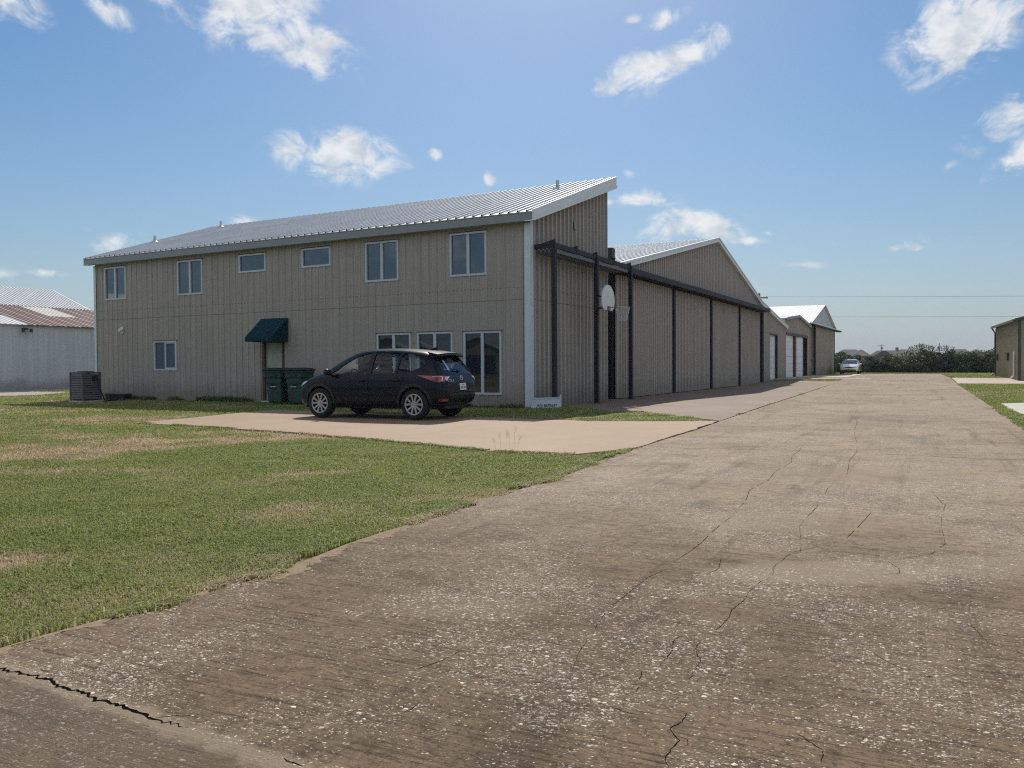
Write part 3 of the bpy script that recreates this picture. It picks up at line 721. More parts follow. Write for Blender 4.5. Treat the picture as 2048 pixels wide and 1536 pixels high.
def concrete_road():
    """old taxiway concrete: worn paste, exposed pale aggregate, rake lines across, sandy and dark patches"""
    mm = D.materials.new('taxiway_concrete'); mm.use_nodes = True; t = NT(mm.node_tree)
    rc = road_coords(t); x, y, z = t.xyz(rc)
    big = t.noise(rc, .28, 5, .6, .4); mid = t.noise(rc, 1.6, 5, .62, .3); fine = t.noise(rc, 38, 4, .7); grit = t.noise(rc, 125, 4, .8); blot = t.noise(rc, 11, 4, .7)
    wav = t.noise(t.comb(x, t.math('MULTIPLY', y, 1.0), 0.0), .9, 3)
    # rake lines (across the road, slightly wavy, worn away in places)
    ln = t.noise(t.comb(t.math('MULTIPLY', x, 1.6), t.math('MULTIPLY', t.math('ADD', y, t.math('MULTIPLY', wav, .05)), 52), 0.0), 1.0, 5, .72)
    c = t.mix(t.ramp(big, .32, .68), (0.280, 0.216, 0.154), (0.460, 0.358, 0.256))
    c = t.mix(t.math('MULTIPLY', t.ramp(mid, .42, .72), .55), c, (0.125, 0.100, 0.077))
    sandy = t.ramp(t.noise(rc, .75, 5, .6, .7), .60, .74)
    c = t.mix(t.math('MULTIPLY', sandy, .6), c, (0.38, 0.30, 0.22))
    # drifted sand beside the near joint: band along the slab end
    c = t.mix(t.math('MULTIPLY', t.ramp(ln, .50, .64), .72), c, (0.42, 0.328, 0.225))
    c = t.mix(t.math('MULTIPLY', t.ramp(ln, .49, .37), .72), c, (0.046, 0.034, 0.024))
    c = t.mix(t.math('MULTIPLY', t.ramp(fine, .48, .66), .62), c, (0.052, 0.039, 0.028))
    c = t.mix(t.math('MULTIPLY', t.ramp(grit, .50, .66), .70), c, (0.40, 0.325, 0.245))
    c = t.mix(t.math('MULTIPLY', t.ramp(grit, .48, .34), .70), c, (0.030, 0.023, 0.018))
    c = t.mix(t.math('MULTIPLY', t.ramp(blot, .50, .68), .45), c, (0.075, 0.058, 0.043)); c = t.mix(t.math('MULTIPLY', t.ramp(blot, .48, .34), .40), c, (0.42, 0.335, 0.245))
    # long dark wear marks along the road
    lon = t.noise(t.comb(t.math('MULTIPLY', x, 3.2), t.math('MULTIPLY', y, .16), 3.0), 1.0, 5, .65)
    c = t.mix(t.math('MULTIPLY', t.ramp(lon, .54, .68), .38), c, (0.075, 0.060, 0.049))
    dark = t.ramp(t.noise(rc, .42, 6, .68, .8), .60, .74)
    c = t.mix(t.math('MULTIPLY', dark, .62), c, (0.085, 0.073, 0.064))
    # view-angle light put into the colour: nearer stretch browner and darker, paler beyond
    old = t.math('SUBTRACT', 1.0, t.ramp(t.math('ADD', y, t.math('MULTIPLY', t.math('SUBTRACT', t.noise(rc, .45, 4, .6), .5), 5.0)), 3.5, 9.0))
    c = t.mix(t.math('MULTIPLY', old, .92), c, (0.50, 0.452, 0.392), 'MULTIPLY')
    # a broad pale worn patch and a few smaller ones
    jx, jy, _ = t.xyz(t.n('ShaderNodeTexCoord').outputs['Object'])
    wv = t.math('MULTIPLY', t.math('SUBTRACT', t.noise(rc, 2.2, 5, .7), .5), 1.6)
    for (px_, py_, rx_, ry_, am) in ((1.85, 4.85, .85, .32, .75), (2.9, 5.0, .9, .3, .45), (-.2, 4.2, .5, .25, .3), (2.3, 6.4, 1.2, .5, .4), (4.2, 9.2, 1.6, .8, .45)):
        e_ = t.math('ADD', t.math('POWER', t.math('DIVIDE', t.math('SUBTRACT', jx, px_), rx_), 2.0), t.math('POWER', t.math('DIVIDE', t.math('SUBTRACT', jy, py_), ry_), 2.0))
        c = t.mix(t.math('MULTIPLY', t.math('SUBTRACT', 1.0, t.ramp(t.math('ADD', e_, wv), .3, 1.1)), am), c, t.mix(grit, (0.20, 0.155, 0.105), (0.37, 0.29, 0.205)))
    # the nearest open joint: drifted sand along it, finer brown slab beyond it
    jd = t.math('ADD', t.math('MULTIPLY', t.math('ADD', jx, 1.28), .513), t.math('MULTIPLY', t.math('SUBTRACT', jy, 2.865), .858))
    slab2 = t.math('LESS_THAN', jd, 0.0)
    c = t.mix(t.math('MULTIPLY', slab2, .5), c, t.mix(fine, (0.075, 0.056, 0.040), (0.15, 0.118, 0.086)))
    jn = t.math('ADD', t.math('ABSOLUTE', t.math('ADD', jd, .01)), t.math('MULTIPLY', t.math('SUBTRACT', t.noise(rc, 5.5, 5, .7), .5), .16))
    c = t.mix(t.math('MULTIPLY', t.math('SUBTRACT', 1.0, t.ramp(jn, .015, .085)), .80), c, t.mix(grit, (0.20, 0.155, 0.105), (0.36, 0.285, 0.20)))
    # exposed stones
    hgt = t.math('MULTIPLY', grit, .25)
    dn = t.n('ShaderNodeTexNoise', noise_dimensions='3D', ins={'Vector': rc, 'Scale': 75.0, 'Detail': 2.0})
    dv = t.n('ShaderNodeVectorMath', operation='MULTIPLY_ADD'); t.t.links.new(dn.outputs['Color'], dv.inputs[0]); dv.inputs[1].default_value = (.020, .020, 0); dv.inputs[2].default_value = (-.010, -.010, 0)
    sx_, sy_, _ = t.xyz(dv.outputs[0]); xs_ = t.math('ADD', x, sx_); ys_ = t.math('ADD', t.math('MULTIPLY', y, 1.25), sy_)
    for sc, thr, r0, st in ((44, .60, .37, 1.0), (80, .48, .40, .9), (27, .80, .33, 1.0), (140, .50, .42, .8)):
        vo = t.n('ShaderNodeTexVoronoi', voronoi_dimensions='2D', feature='F1'); t.t.links.new(t.comb(xs_, ys_, 0.0), vo.inputs['Vector'])
        vo.inputs['Scale'].default_value = sc; vo.inputs['Randomness'].default_value = .95
        rr, gg, bb = t.xyz(vo.outputs['Color'])
        zone = t.ramp(t.noise(rc, .85, 4, .6, .4), .36, .66)
        on = t.math('GREATER_THAN', t.math('ADD', rr, t.math('MULTIPLY', zone, .36)), thr + .53)
        rad = t.math('MULTIPLY_ADD', gg, .20, r0 - .10)
        shape = t.math('ADD', vo.outputs['Distance'], t.math('MULTIPLY', t.math('SUBTRACT', fine, .5), .22))
        inside = t.math('MULTIPLY', t.math('MULTIPLY', t.math('LESS_THAN', shape, rad), on), t.math('SUBTRACT', 1.0, t.math('MULTIPLY', slab2, .72)))
        sc_ = t.mix(t.math('POWER', bb, 1.25), (0.22, 0.180, 0.138), (0.80, 0.72, 0.60))
        c = t.mix(t.math('MULTIPLY', inside, st), c, sc_)
        hgt = t.math('ADD', hgt, t.math('MULTIPLY', t.math('MULTIPLY', t.math('SUBTRACT', rad, shape, clamp=True), on), 1.6))
    hgt = t.math('ADD', hgt, t.math('MULTIPLY', ln, 1.1))
    hgt = t.math('ADD', hgt, t.math('MULTIPLY', fine, .5))
    b = t.n('ShaderNodeBump', ins={'Strength': .75, 'Distance': .010, 'Height': hgt})
    p = t.n('ShaderNodeBsdfPrincipled', ins={'Base Color': c, 'Roughness': .85, 'Specular IOR Level': .12, 'Normal': b.outputs[0]})
    t.n('ShaderNodeOutputMaterial', ins={'Surface': p.outputs[0]})
    return mm
def concrete_smooth(name, a, b_, stain, lines=.25):
    mm = D.materials.new(name); mm.use_nodes = True; t = NT(mm.node_tree)
    rc = road_coords(t); x, y, z = t.xyz(rc)
    big = t.noise(rc, .35, 5, .6, .5); mid = t.noise(rc, 1.9, 5, .65, .3); fine = t.noise(rc, 60, 3, .7)
    brush = t.noise(t.comb(t.math('MULTIPLY', x, .35), t.math('MULTIPLY', y, 3.2), 0.0), 1.0, 5, .65)
    c = t.mix(t.ramp(big, .3, .7), a, b_)
    c = t.mix(t.math('MULTIPLY', t.ramp(mid, .5, .75), .30), c, stain)
    c = t.mix(t.math('MULTIPLY', t.ramp(brush, .5, .75), lines), c, stain)
    c = t.mix(t.math('MULTIPLY', t.ramp(fine, .5, .75), .25), c, tuple(v * .55 for v in a))
    b = t.n('ShaderNodeBump', ins={'Strength': .35, 'Distance': .006, 'Height': t.math('ADD', fine, t.math('MULTIPLY', mid, .8))})
    p = t.n('ShaderNodeBsdfPrincipled', ins={'Base Color': c, 'Roughness': .75, 'Specular IOR Level': .35, 'Normal': b.outputs[0]})
    t.n('ShaderNodeOutputMaterial', ins={'Surface': p.outputs[0]})
    return mm
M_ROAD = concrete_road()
M_DRIVE = concrete_smooth('driveway_concrete', (0.290, 0.202, 0.128), (0.340, 0.240, 0.155), (0.215, 0.152, 0.100))
M_APRON = concrete_smooth('apron_concrete', (0.180, 0.130, 0.092), (0.245, 0.178, 0.127), (0.100, 0.074, 0.055), .8)
M_PATH = concrete_smooth('pale_path_concrete', (0.42, 0.345, 0.28), (0.50, 0.415, 0.34), (0.34, 0.275, 0.22))
M_CRACK = mat('crack_shadow', (0.008, 0.0065, 0.005), 1.0, spec=0.0, var=.5, vscale=20)  # near-black colour stands for the shadow inside open cracks
M_SAND = mat('drift_sand', (0.27, 0.205, 0.138), .95, spec=.1, var=.3, vscale=30, bump=.6, bscale=90)
M_GRAVEL = mat('gravel', (0.34, 0.29, 0.26), .9, var=.5, vscale=14, bump=1.0, bscale=18)

def grass_floor():
    mm = D.materials.new('turf'); mm.use_nodes = True; t = NT(mm.node_tree)
    co = t.n('ShaderNodeTexCoord').outputs['Object']
    n1_ = t.noise(co, .23, 5, .62, .6); n2_ = t.noise(co, 1.3, 5, .65, .3); n3_ = t.noise(co, 30, 4, .7); n4_ = t.noise(co, 7, 4, .7)
    c = t.mix(t.ramp(n2_, .3, .7), (0.095, 0.115, 0.038), (0.165, 0.170, 0.068))
    c = t.mix(t.math('MULTIPLY', t.ramp(n1_, .48, .66), .75), c, (0.33, 0.265, 0.165))
    c = t.mix(t.math('MULTIPLY', t.ramp(n4_, .45, .75), .5), c, (0.075, 0.085, 0.035))
    c = t.mix(t.math('MULTIPLY', t.ramp(n3_, .45, .75), .5), c, (0.34, 0.29, 0.16))
    b = t.n('ShaderNodeBump', ins={'Strength': 1.0, 'Distance': .03, 'Height': t.math('ADD', n3_, n4_)})
    p = t.n('ShaderNodeBsdfPrincipled', ins={'Base Color': c, 'Roughness': .95, 'Specular IOR Level': .1, 'Normal': b.outputs[0]})
    t.n('ShaderNodeOutputMaterial', ins={'Surface': p.outputs[0]})
    return mm
M_TURF = grass_floor()

# base sheet to the horizon
gm = MB()
ys = [-250, 46, 49, 52, 55, 58, 61, 1800]
for a, b in zip(ys[:-1], ys[1:]):
    gm.quad((-1500, a, -.045 + gz(0, a)), (1500, a, -.045 + gz(0, a)), (1500, b, -.045 + gz(0, b)), (-1500, b, -.045 + gz(0, b)))
struct(gm.build('ground', M_TURF))

EDGE = [(-5.4, -2.6), (-3.3, 1.5), (-2.27, 3.56), (-2.18, 3.74), (-2.07, 3.9), (-1.96, 4.06), (-1.82, 4.2), (-1.72, 4.43), (-1.62, 4.69), (-1.45, 4.78), (-1.33, 5.03), (-1.27, 5.29), (-1.14, 5.66),
        (-.99, 5.99), (-.74, 6.46), (-.54, 6.9), (-.3, 7.53), (-.07, 7.82), (.18, 8.47), (.46, 8.75), (.67, 9.44), (1.12, 10.4), (1.82, 12.05)]
JOINT = [(3.58, 15.68), (4.6, 17.92), (7.57, 24.26), (13.91, 37.6), (18.8, 47.96), (26.0, 62.5), (34.5, 79.0)]
RIGHT = [(40.2, 76.1), (27.27, 49.81), (21.0, 37.5), (14.63, 25.0), (9.38, 14.84), (6.9, 9.9), (3.6, 3.4), (.5, -2.6)]
road_poly = rough_edge(EDGE, .022, .12, 3, False) + [(1.82, 12.05)] + JOINT + rough_edge(RIGHT, .03, .4, 4, False) + [(.5, -2.6)]
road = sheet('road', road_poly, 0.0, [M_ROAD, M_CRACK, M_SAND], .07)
# cracks and open joints laid into the road mesh
CR = [
 ([(-2.35, 3.47), (-2.14, 3.35), (-2.05, 3.31), (-1.97, 3.28), (-1.85, 3.22), (-1.79, 3.16), (-1.67, 3.1), (-1.57, 3.03), (-1.48, 2.99), (-1.38, 2.93), (-1.28, 2.86), (-1.2, 2.82), (-1.13, 2.79)], .026, 0),
 ([(-1.0, 2.71), (-.94, 2.685), (-.88, 2.65)], .010, 0), ([(-.74, 2.56), (-.70, 2.535), (-.66, 2.51)], .012, 0),
 ([(-1.28, 2.865), (-1.22, 2.885), (-1.15, 2.88)], .007, 0),
 ([(1.53, 4.76), (1.43, 4.65), (1.29, 4.42), (1.23, 4.28), (1.11, 4.1), (1.07, 3.99), (.98, 3.83), (.86, 3.67)], .013, 1),
 ([(.79, 3.73), (.72, 3.64), (.7, 3.53), (.66, 3.45), (.61, 3.35)], .008, 0), ([(.53, 3.3), (.5, 3.19), (.47, 3.07)], .008, 0),
 ([(.66, 3.04), (.63, 2.99), (.63, 2.92), (.6, 2.83), (.54, 2.76), (.54, 2.71), (.55, 2.67), (.51, 2.61), (.48, 2.56), (.48, 2.45)], .0085, 0),
 ([(.54, 2.70), (.575, 2.68), (.57, 2.64), (.53, 2.62)], .006, 0),
 ([(1.81, 6.67), (1.55, 6.16), (1.32, 5.66), (1.19, 5.41), (1.07, 5.21)], .022, 1),
 ([(4.04, 11.68), (4.71, 11.34), (5.43, 10.99), (5.93, 10.67), (6.57, 10.4), (7.3, 10.0)], .024, 0), ([(1.90, 12.4), (2.84, 12.04), (4.04, 11.68)], .012, 0),
 ([(5.99, 14.17), (5.34, 12.53), (4.89, 11.49), (4.38, 10.51), (3.63, 8.8)], .018, 1), ([(2.97, 7.7), (2.64, 7.03), (2.36, 6.52)], .022, 1),
 ([(3.06, 6.87), (2.61, 6.13), (2.38, 5.77)], .018, 1), ([(4.1, 7.91), (3.89, 7.37), (3.8, 7.1), (3.51, 6.62), (3.25, 6.12)], .014, 1),
 ([(-.01, 3.19), (.11, 3.17), (.34, 2.95), (.49, 2.83)], .006, 0), ([(2.37, 5.1), (2.35, 4.91), (2.3, 4.8), (2.17, 4.78)], .009, 0), ([(1.35, 5.23), (1.26, 4.94), (1.14, 4.79)], .008, 0),
 ([(1.63, 3.21), (1.66, 3.212), (1.68, 3.205)], .018, 0), ([(1.19, 2.78), (1.16, 2.67)], .006, 0), ([(-.22, 3.55), (-.3, 3.42), (-.42, 3.3)], .006, 0),
 ([(.95, 2.72), (1.0, 2.6), (.96, 2.5)], .006, 0), ([(1.55, 3.5), (1.57, 3.36), (1.6, 3.25)], .007, 0), ([(-.35, 2.98), (-.4, 2.9), (-.47, 2.86)], .005, 0),
 ([(8.0, 24.9), (12.5, 22.6), (15.2, 21.3)][:0] or [(8.9, 27.0), (12.3, 25.4), (15.5, 23.8)], .03, 0), ([(14.4, 38.5), (18.0, 36.8), (21.0, 35.3)], .04, 0), ([(19.5, 49.4), (23, 47.8), (26.5, 46.2)], .05, 0),
 ([(1.81, 6.67), (2.15, 7.45), (2.36, 8.05), (2.75, 8.7), (3.05, 9.4), (3.55, 10.3), (3.8, 11.0), (4.15, 11.7), (4.7, 13.0)], .010, 0), ([(1.07, 5.21), (.95, 4.95), (.79, 4.74), (.62, 4.4), (.48, 4.12), (.38, 3.8), (.28, 3.49), (.22, 3.2)], .010, 1),
 ([(1.53, 4.76), (1.62, 5.0), (1.85, 5.35), (2.05, 5.5), (2.38, 5.77)], .007, 0), ([(.86, 3.67), (.80, 3.55), (.79, 3.4), (.70, 3.2), (.66, 3.04)], .006, 0), ([(3.63, 8.8), (3.2, 8.2), (2.97, 7.7)], .009, 0), ([(2.36, 6.52), (2.2, 6.2), (2.0, 5.6), (1.85, 5.2)], .008, 1),
 ([(3.25, 6.12), (3.0, 5.6), (2.75, 5.3), (2.37, 5.1)], .007, 0), ([(5.99, 14.17), (6.6, 15.6), (7.5, 17.6), (8.1, 19.3)], .012, 0), ([(2.2, 3.9), (2.12, 3.6), (2.2, 3.4), (2.1, 3.1)], .005, 0),
 ([(1.80, 12.02)] + JOINT, .075, 0)]
bmr = bmesh.new(); bmr.from_mesh(road.data)
def ribbon(pts, wd, z, mi, seed, jag=1.0, step=.03):
    rg = random.Random(seed); P = []
    for (a, b) in zip(pts[:-1], pts[1:]):
        a, b = Vector((*a, 0)), Vector((*b, 0)); L = (b - a).length; k = max(1, min(90, int(L / step))); nn = Vector((-(b - a).y, (b - a).x, 0)).normalized()
        for j in range(k): P.append((a + (b - a) * (j / k) + nn * rg.gauss(0, (wd * .22 + .0018) * jag), nn))
    P.append((Vector((*pts[-1], 0)), nn))
    prev = None; N = len(P)
    for i, (p, nn) in enumerate(P):
        q = min(1, 6 * min(i, N - 1 - i) / N + .12)
        if wd < .012 or jag < .6:                                    # hairline stretches that close up here and there
            if math.sin(i * .23 + seed) + .6 * math.sin(i * .071 + seed * 2) > .95: prev = None; continue
        w_ = wd * q * rg.uniform(.45, 1.25) / 2
        a = bmr.verts.new((*(p + nn * w_)[:2], z + gz(p.x, p.y))); b = bmr.verts.new((*(p - nn * w_ * rg.uniform(.6, 1.2))[:2], z + gz(p.x, p.y)))
        if prev:
            fc = bmr.faces.new((prev[0], a, b, prev[1])); fc.material_index = mi
            if fc.normal.z < 0: fc.normal_flip()
        prev = (a, b)
def sand_edge(pts, seed):
    rg = random.Random(seed); ph = [rg.uniform(0, 6) for _ in range(6)]; prev = None; s_ = 0
    for (a, b) in zip(pts[:-1], pts[1:]):
        a, b = Vector((*a, 0)), Vector((*b, 0)); L = (b - a).length; k = max(1, int(L / .022)); d = (b - a) / L; nn = Vector((d.y, -d.x, 0))
        for j in range(k):
            s_ += L / k; p = a + (b - a) * (j / k)
            w_ = max(-.03, .020 + .045 * math.sin(s_ * 1.3 + ph[0]) + .04 * math.sin(s_ * 4.3 + ph[1]) + .03 * math.sin(s_ * 11 + ph[2]) + .02 * math.sin(s_ * 29 + ph[3]) + rg.uniform(-.022, .022))
            q = p + nn * w_; o_ = p - nn * .04
            v = (bmr.verts.new((o_.x, o_.y, .0007)), bmr.verts.new((q.x, q.y, .0007)))
            if prev:
                fc = bmr.faces.new((prev[0], prev[1], v[1], v[0])); fc.material_index = 2
                if fc.normal.z < 0: fc.normal_flip()
            prev = v
sand_edge(EDGE[1:], 3)
for i, (pts, wd, long_) in enumerate(CR):
    ribbon(pts, wd * (.26 if long_ else (.66 if wd > .02 and pts[0][1] < 4 else .46)), .0012, 1, i, (.5 if long_ or pts[0][1] > 5 else 1.0) if wd < .06 else .7, .016 if pts[0][1] < 7 else .05)
bmr.to_mesh(road.data); bmr.free()

DRIVE = [(1.80, 12.10), (1.2, 11.62), (.87, 11.36), (-.18, 11.72), (-1.84, 13.29), (-4.01, 15.31), (-6.6, 17.15), (-8.55, 18.36), (-7.9, 20.2), (-7.2, 23.2), (-6.9, 23.45), (.30, 19.03), (1.31, 18.42), (1.73, 18.02), (3.04, 17.86), (4.56, 17.90), (3.55, 15.70)]
sheet('driveway', rough_edge(DRIVE, .02, .35, 9), .006, M_DRIVE, .05)
APRON = [(4.62, 17.98), (4.2, 19.3), (3.2, 21.2), (2.4, 22.3), (1.9, 23.6)] + [tuple(F(.02, 2.0)[:2]), tuple(F(.02, 34.3)[:2]), tuple(F(4.6, 35.2)[:2])] + [(18.6, 47.6), (13.88, 37.62), (7.54, 24.28)]
sheet('apron', APRON, .003, M_APRON, .05)
AP2 = [tuple(F(.0, 42.0)[:2]), tuple(F(.0, 52.6)[:2]), tuple(F(3.4, 66)[:2]), (34.3, 79.0), (26.0, 62.6), (24.6, 59.7)]
sheet('hangar_forecourt', AP2, .003, M_PATH, .05)
ST = [tuple(F(.0, 37.9)[:2]), tuple(F(.0, 39.4)[:2]), tuple(F(6.0, 40.4)[:2]), tuple(F(6.2, 39.6)[:2])]
sheet('concrete_path', ST, .004, M_PATH, .05)
sheet('side_road', [(26.9, 48.9), (31.0, 57.2), (38.0, 55.2), (60, 49), (60, 41), (33.0, 47.0)], .004, M_PATH, .05)
sheet('side_slab', rough_edge([(12.35, 19.6), (15.0, 24.9), (16.4, 25.4), (24, 21), (20, 14.5)], .04, .5, 4), .004, concrete_smooth('grey_slab', (0.46, 0.42, 0.37), (0.54, 0.50, 0.45), (0.33, 0.31, 0.28)), .05)
E6w = lambda x, y: tuple((Vector((-27.93, 44.23, 0)) + Vector((math.cos(TH6) * x + math.sin(TH6) * y, -math.sin(TH6) * x + math.cos(TH6) * y, 0)))[:2])
sheet('hangar_footing', [E6w(-.2, -26), E6w(1.5, -26), E6w(1.5, 12), E6w(-.2, 12)], .02, M_PATH, .09)
sheet('gravel_patch', rough_edge([E6w(1.5, -8), E6w(5.5, -7), E6w(7.5, -3.0), E6w(5.6, 0.6), E6w(3.0, 1.6), E6w(1.5, .8)], .18, .5, 5), -.012, M_GRAVEL, .05)

# ------------------------------------------------------------------ vehicles
def paint(name, base, rough=.28, metal=0.0, coat=1.0):
    return mat(name, base, rough, metal, .5 if base[0] > .1 else .17, coat)
M_PAINT = paint('dark_blue_black_paint', (0.0020, 0.0050, 0.0125), .34, coat=.22)
M_SILV = paint('pale_gold_paint', (0.88, 0.85, 0.74), .22, .1)
M_TYRE = mat('tyre_rubber', (0.010, 0.010, 0.012), .85)
M_ALLOY = mat('alloy', (0.36, 0.37, 0.39), .35, .7)
M_CLAD = mat('black_cladding', (0.012, 0.013, 0.015), .65)
M_CHROME = mat('chrome', (.75, .76, .78), .15, 1.0)
M_REDL = mat('red_lens', (0.22, 0.008, 0.014), .12, coat=1.0)
M_CLRL = mat('clear_lens', (0.62, 0.62, 0.64), .12, coat=1.0)
M_PLATE = mat('plate_white', (.62, .64, .66), .5)
M_SEAT = mat('seat_fabric', (0.020, 0.021, 0.024), .85)
M_STICK = mat('blue_white_sticker', (.30, .45, .75), .5)
def car_glass(name, tint):
    mm = D.materials.new(name); mm.use_nodes = True; t = NT(mm.node_tree)
    tr = t.n('ShaderNodeBsdfTransparent', ins={'Color': (*tint, 1)}); gl = t.n('ShaderNodeBsdfGlossy', ins={'Color': (1, 1, 1, 1), 'Roughness': .02})
    fr = t.n('ShaderNodeFresnel', ins={'IOR': 1.5})
    mx = t.n('ShaderNodeMixShader', ins={0: fr.outputs[0], 1: tr.outputs[0], 2: gl.outputs[0]})
    t.n('ShaderNodeOutputMaterial', ins={'Surface': mx.outputs[0]}); return mm
M_CGLASS = car_glass('car_glass', (.84, .90, .88)); M_CGLASSD = car_glass('privacy_glass', (.76, .82, .82))

def half_section(st):
    x, zb, Wd, zbelt, zt, gw = st
    r_ = zt - zbelt; sh = Wd * .955
    return [(0, zb), (.7 * Wd, zb), (.93 * Wd, zb + .04), (.985 * Wd, zb + .16), (Wd, zb + .5 * (zbelt - zb)), (.985 * Wd, zbelt - .11), (sh, zbelt - .01),
            (sh + (gw - sh) * .22, zbelt + .28 * r_), (sh + (gw - sh) * .66, zbelt + .68 * r_), (gw, zt - .10 * r_), (gw * .70, zt - .025 * r_), (0, zt)]
def loft(stations, sub=2):
    bm = bmesh.new(); rings = []
    for st in stations:
        h = half_section(st); x = st[0]
        ring = [bm.verts.new((x, -y, z)) for y, z in h] + [bm.verts.new((x, y, z)) for y, z in h[-2:0:-1]]
        rings.append(ring)
    n = len(rings[0])
    for a, b in zip(rings[:-1], rings[1:]):
        for k in range(n): bm.faces.new((a[k], a[(k + 1) % n], b[(k + 1) % n], b[k]))
    for ring in (rings[0], rings[-1]):
        h = n // 2
        for k in range(h - 1):
            A = ring[k + 1]; B = ring[k]; Cc = ring[-k] if k else None; Dd = ring[-(k + 1)]
            if k == 0: bm.faces.new((ring[0], ring[1], ring[-1]))
            else: bm.faces.new((ring[k], ring[k + 1], ring[-(k + 1)], ring[-k]))
        bm.faces.new((ring[h - 1], ring[h], ring[h + 1]))
    bmesh.ops.recalc_face_normals(bm, faces=bm.faces[:])
    me = D.meshes.new('tmp'); bm.to_mesh(me); bm.free()
    o = D.objects.new('tmp', me); COL.objects.link(o)
    s = o.modifiers.new('s', 'SUBSURF'); s.levels = s.render_levels = sub
    return bake(o)
def bake(o):
    dg = bpy.context.evaluated_depsgraph_get(); dg.update()
    me = D.meshes.new_from_object(o.evaluated_get(dg), depsgraph=dg)
    old = o.data; o.modifiers.clear(); o.data = me
    if old.users == 0: D.meshes.remove(old)
    return o
def boolean(o, cutter, op='DIFFERENCE', drop=True):
    mo = o.modifiers.new('b', 'BOOLEAN'); mo.object = cutter; mo.operation = op; mo.solver = 'EXACT'
    bake(o)
    if drop: kill(cutter)
    return o
def kill(o):
    me = o.data; D.objects.remove(o); 
    if me.users == 0: D.meshes.remove(me)
def prism_obj(poly, d):
    b = MB(); b.prism(poly, d); o = b.build('tmp', []); 
    bm = bmesh.new(); bm.from_mesh(o.data); bmesh.ops.recalc_face_normals(bm, faces=bm.faces[:]); bm.to_mesh(o.data); bm.free(); return o
def smooth_by_angle(o, ang=32):
    me = o.data; me.polygons.foreach_set('use_smooth', [True] * len(me.polygons))
    me.set_sharp_from_angle(angle=R(ang))
def bvh_of(o):
    bm = bmesh.new(); bm.from_mesh(o.data); t = BVHTree.FromBMesh(bm); bm.free(); return t
def project(bvh, poly, O, U_, V_, d, off, name, m, parent, cell=.08, thick=0.0, inside=0.0):
    """drape polygon (u,v) onto a surface along direction d"""
    bm = bmesh.new(); vs = [bm.verts.new((a, b, 0)) for a, b in poly]; bm.faces.new(vs)
    us = [p[0] for p in poly]; vv = [p[1] for p in poly]
    for ax, (lo, hi) in enumerate(((min(us), max(us)), (min(vv), max(vv)))):
        k = max(1, int((hi - lo) / cell))
        for j in range(1, k):
            c = [0, 0, 0]; nn = [0, 0, 0]; c[ax] = lo + (hi - lo) * j / k; nn[ax] = 1
            bmesh.ops.bisect_plane(bm, geom=bm.verts[:] + bm.edges[:] + bm.faces[:], plane_co=c, plane_no=nn)
    bmesh.ops.triangulate(bm, faces=bm.faces[:])
    O, U_, V_, d = Vector(O), Vector(U_), Vector(V_), Vector(d).normalized()
    last = None; miss = []
    for v in bm.verts:
        s = O + U_ * v.co.x + V_ * v.co.y
        hit, nrm, idx, dist = bvh.ray_cast(s - d * 4, d)
        if hit is None: miss.append((v, s)); continue
        if nrm.dot(d) > 0: nrm = -nrm
        last = (hit - s).dot(d); v.co = hit + nrm * off
    for v, s in miss: v.co = s + d * (last or 0)
    if thick:
        bmesh.ops.recalc_face_normals(bm, faces=bm.faces[:])
        f0 = bm.faces[:]; r_ = bmesh.ops.extrude_face_region(bm, geom=f0)
        for v in [g for g in r_['geom'] if isinstance(g, bmesh.types.BMVert)]: v.co -= d * thick
    bm.normal_update()
    if thick: bmesh.ops.recalc_face_normals(bm, faces=bm.faces[:])
    elif sum(fc.normal.dot(d) for fc in bm.faces) > 0: bmesh.ops.reverse_faces(bm, faces=bm.faces[:])
    me = D.meshes.new(name); bm.to_mesh(me); bm.free(); me.materials.append(m)
    me.polygons.foreach_set('use_smooth', [True] * len(me.polygons))
    if thick: me.set_sharp_from_angle(angle=R(40))
    o = D.objects.new(name, me); COL.objects.link(o); o.parent = parent
    return o
def text_mesh(txt, size, name, m, parent, T, extrude=.002, shear=0.0, sx=1.0, bold=0.0):
    cu = D.curves.new('txt', 'FONT'); cu.body = txt; cu.size = size; cu.extrude = extrude; cu.align_x = 'CENTER'; cu.align_y = 'CENTER'; cu.shear = shear; cu.offset = bold
    o = D.objects.new('txt', cu); COL.objects.link(o)
    dg = bpy.context.evaluated_depsgraph_get(); dg.update()
    me = D.meshes.new_from_object(o.evaluated_get(dg), depsgraph=dg); D.objects.remove(o); D.curves.remove(cu)
    me.name = name; me.transform(T @ Matrix.Diagonal((sx, 1, 1, 1))); me.materials.clear(); me.materials.append(m)
    q = D.objects.new(name, me); COL.objects.link(q); q.parent = parent
    return q
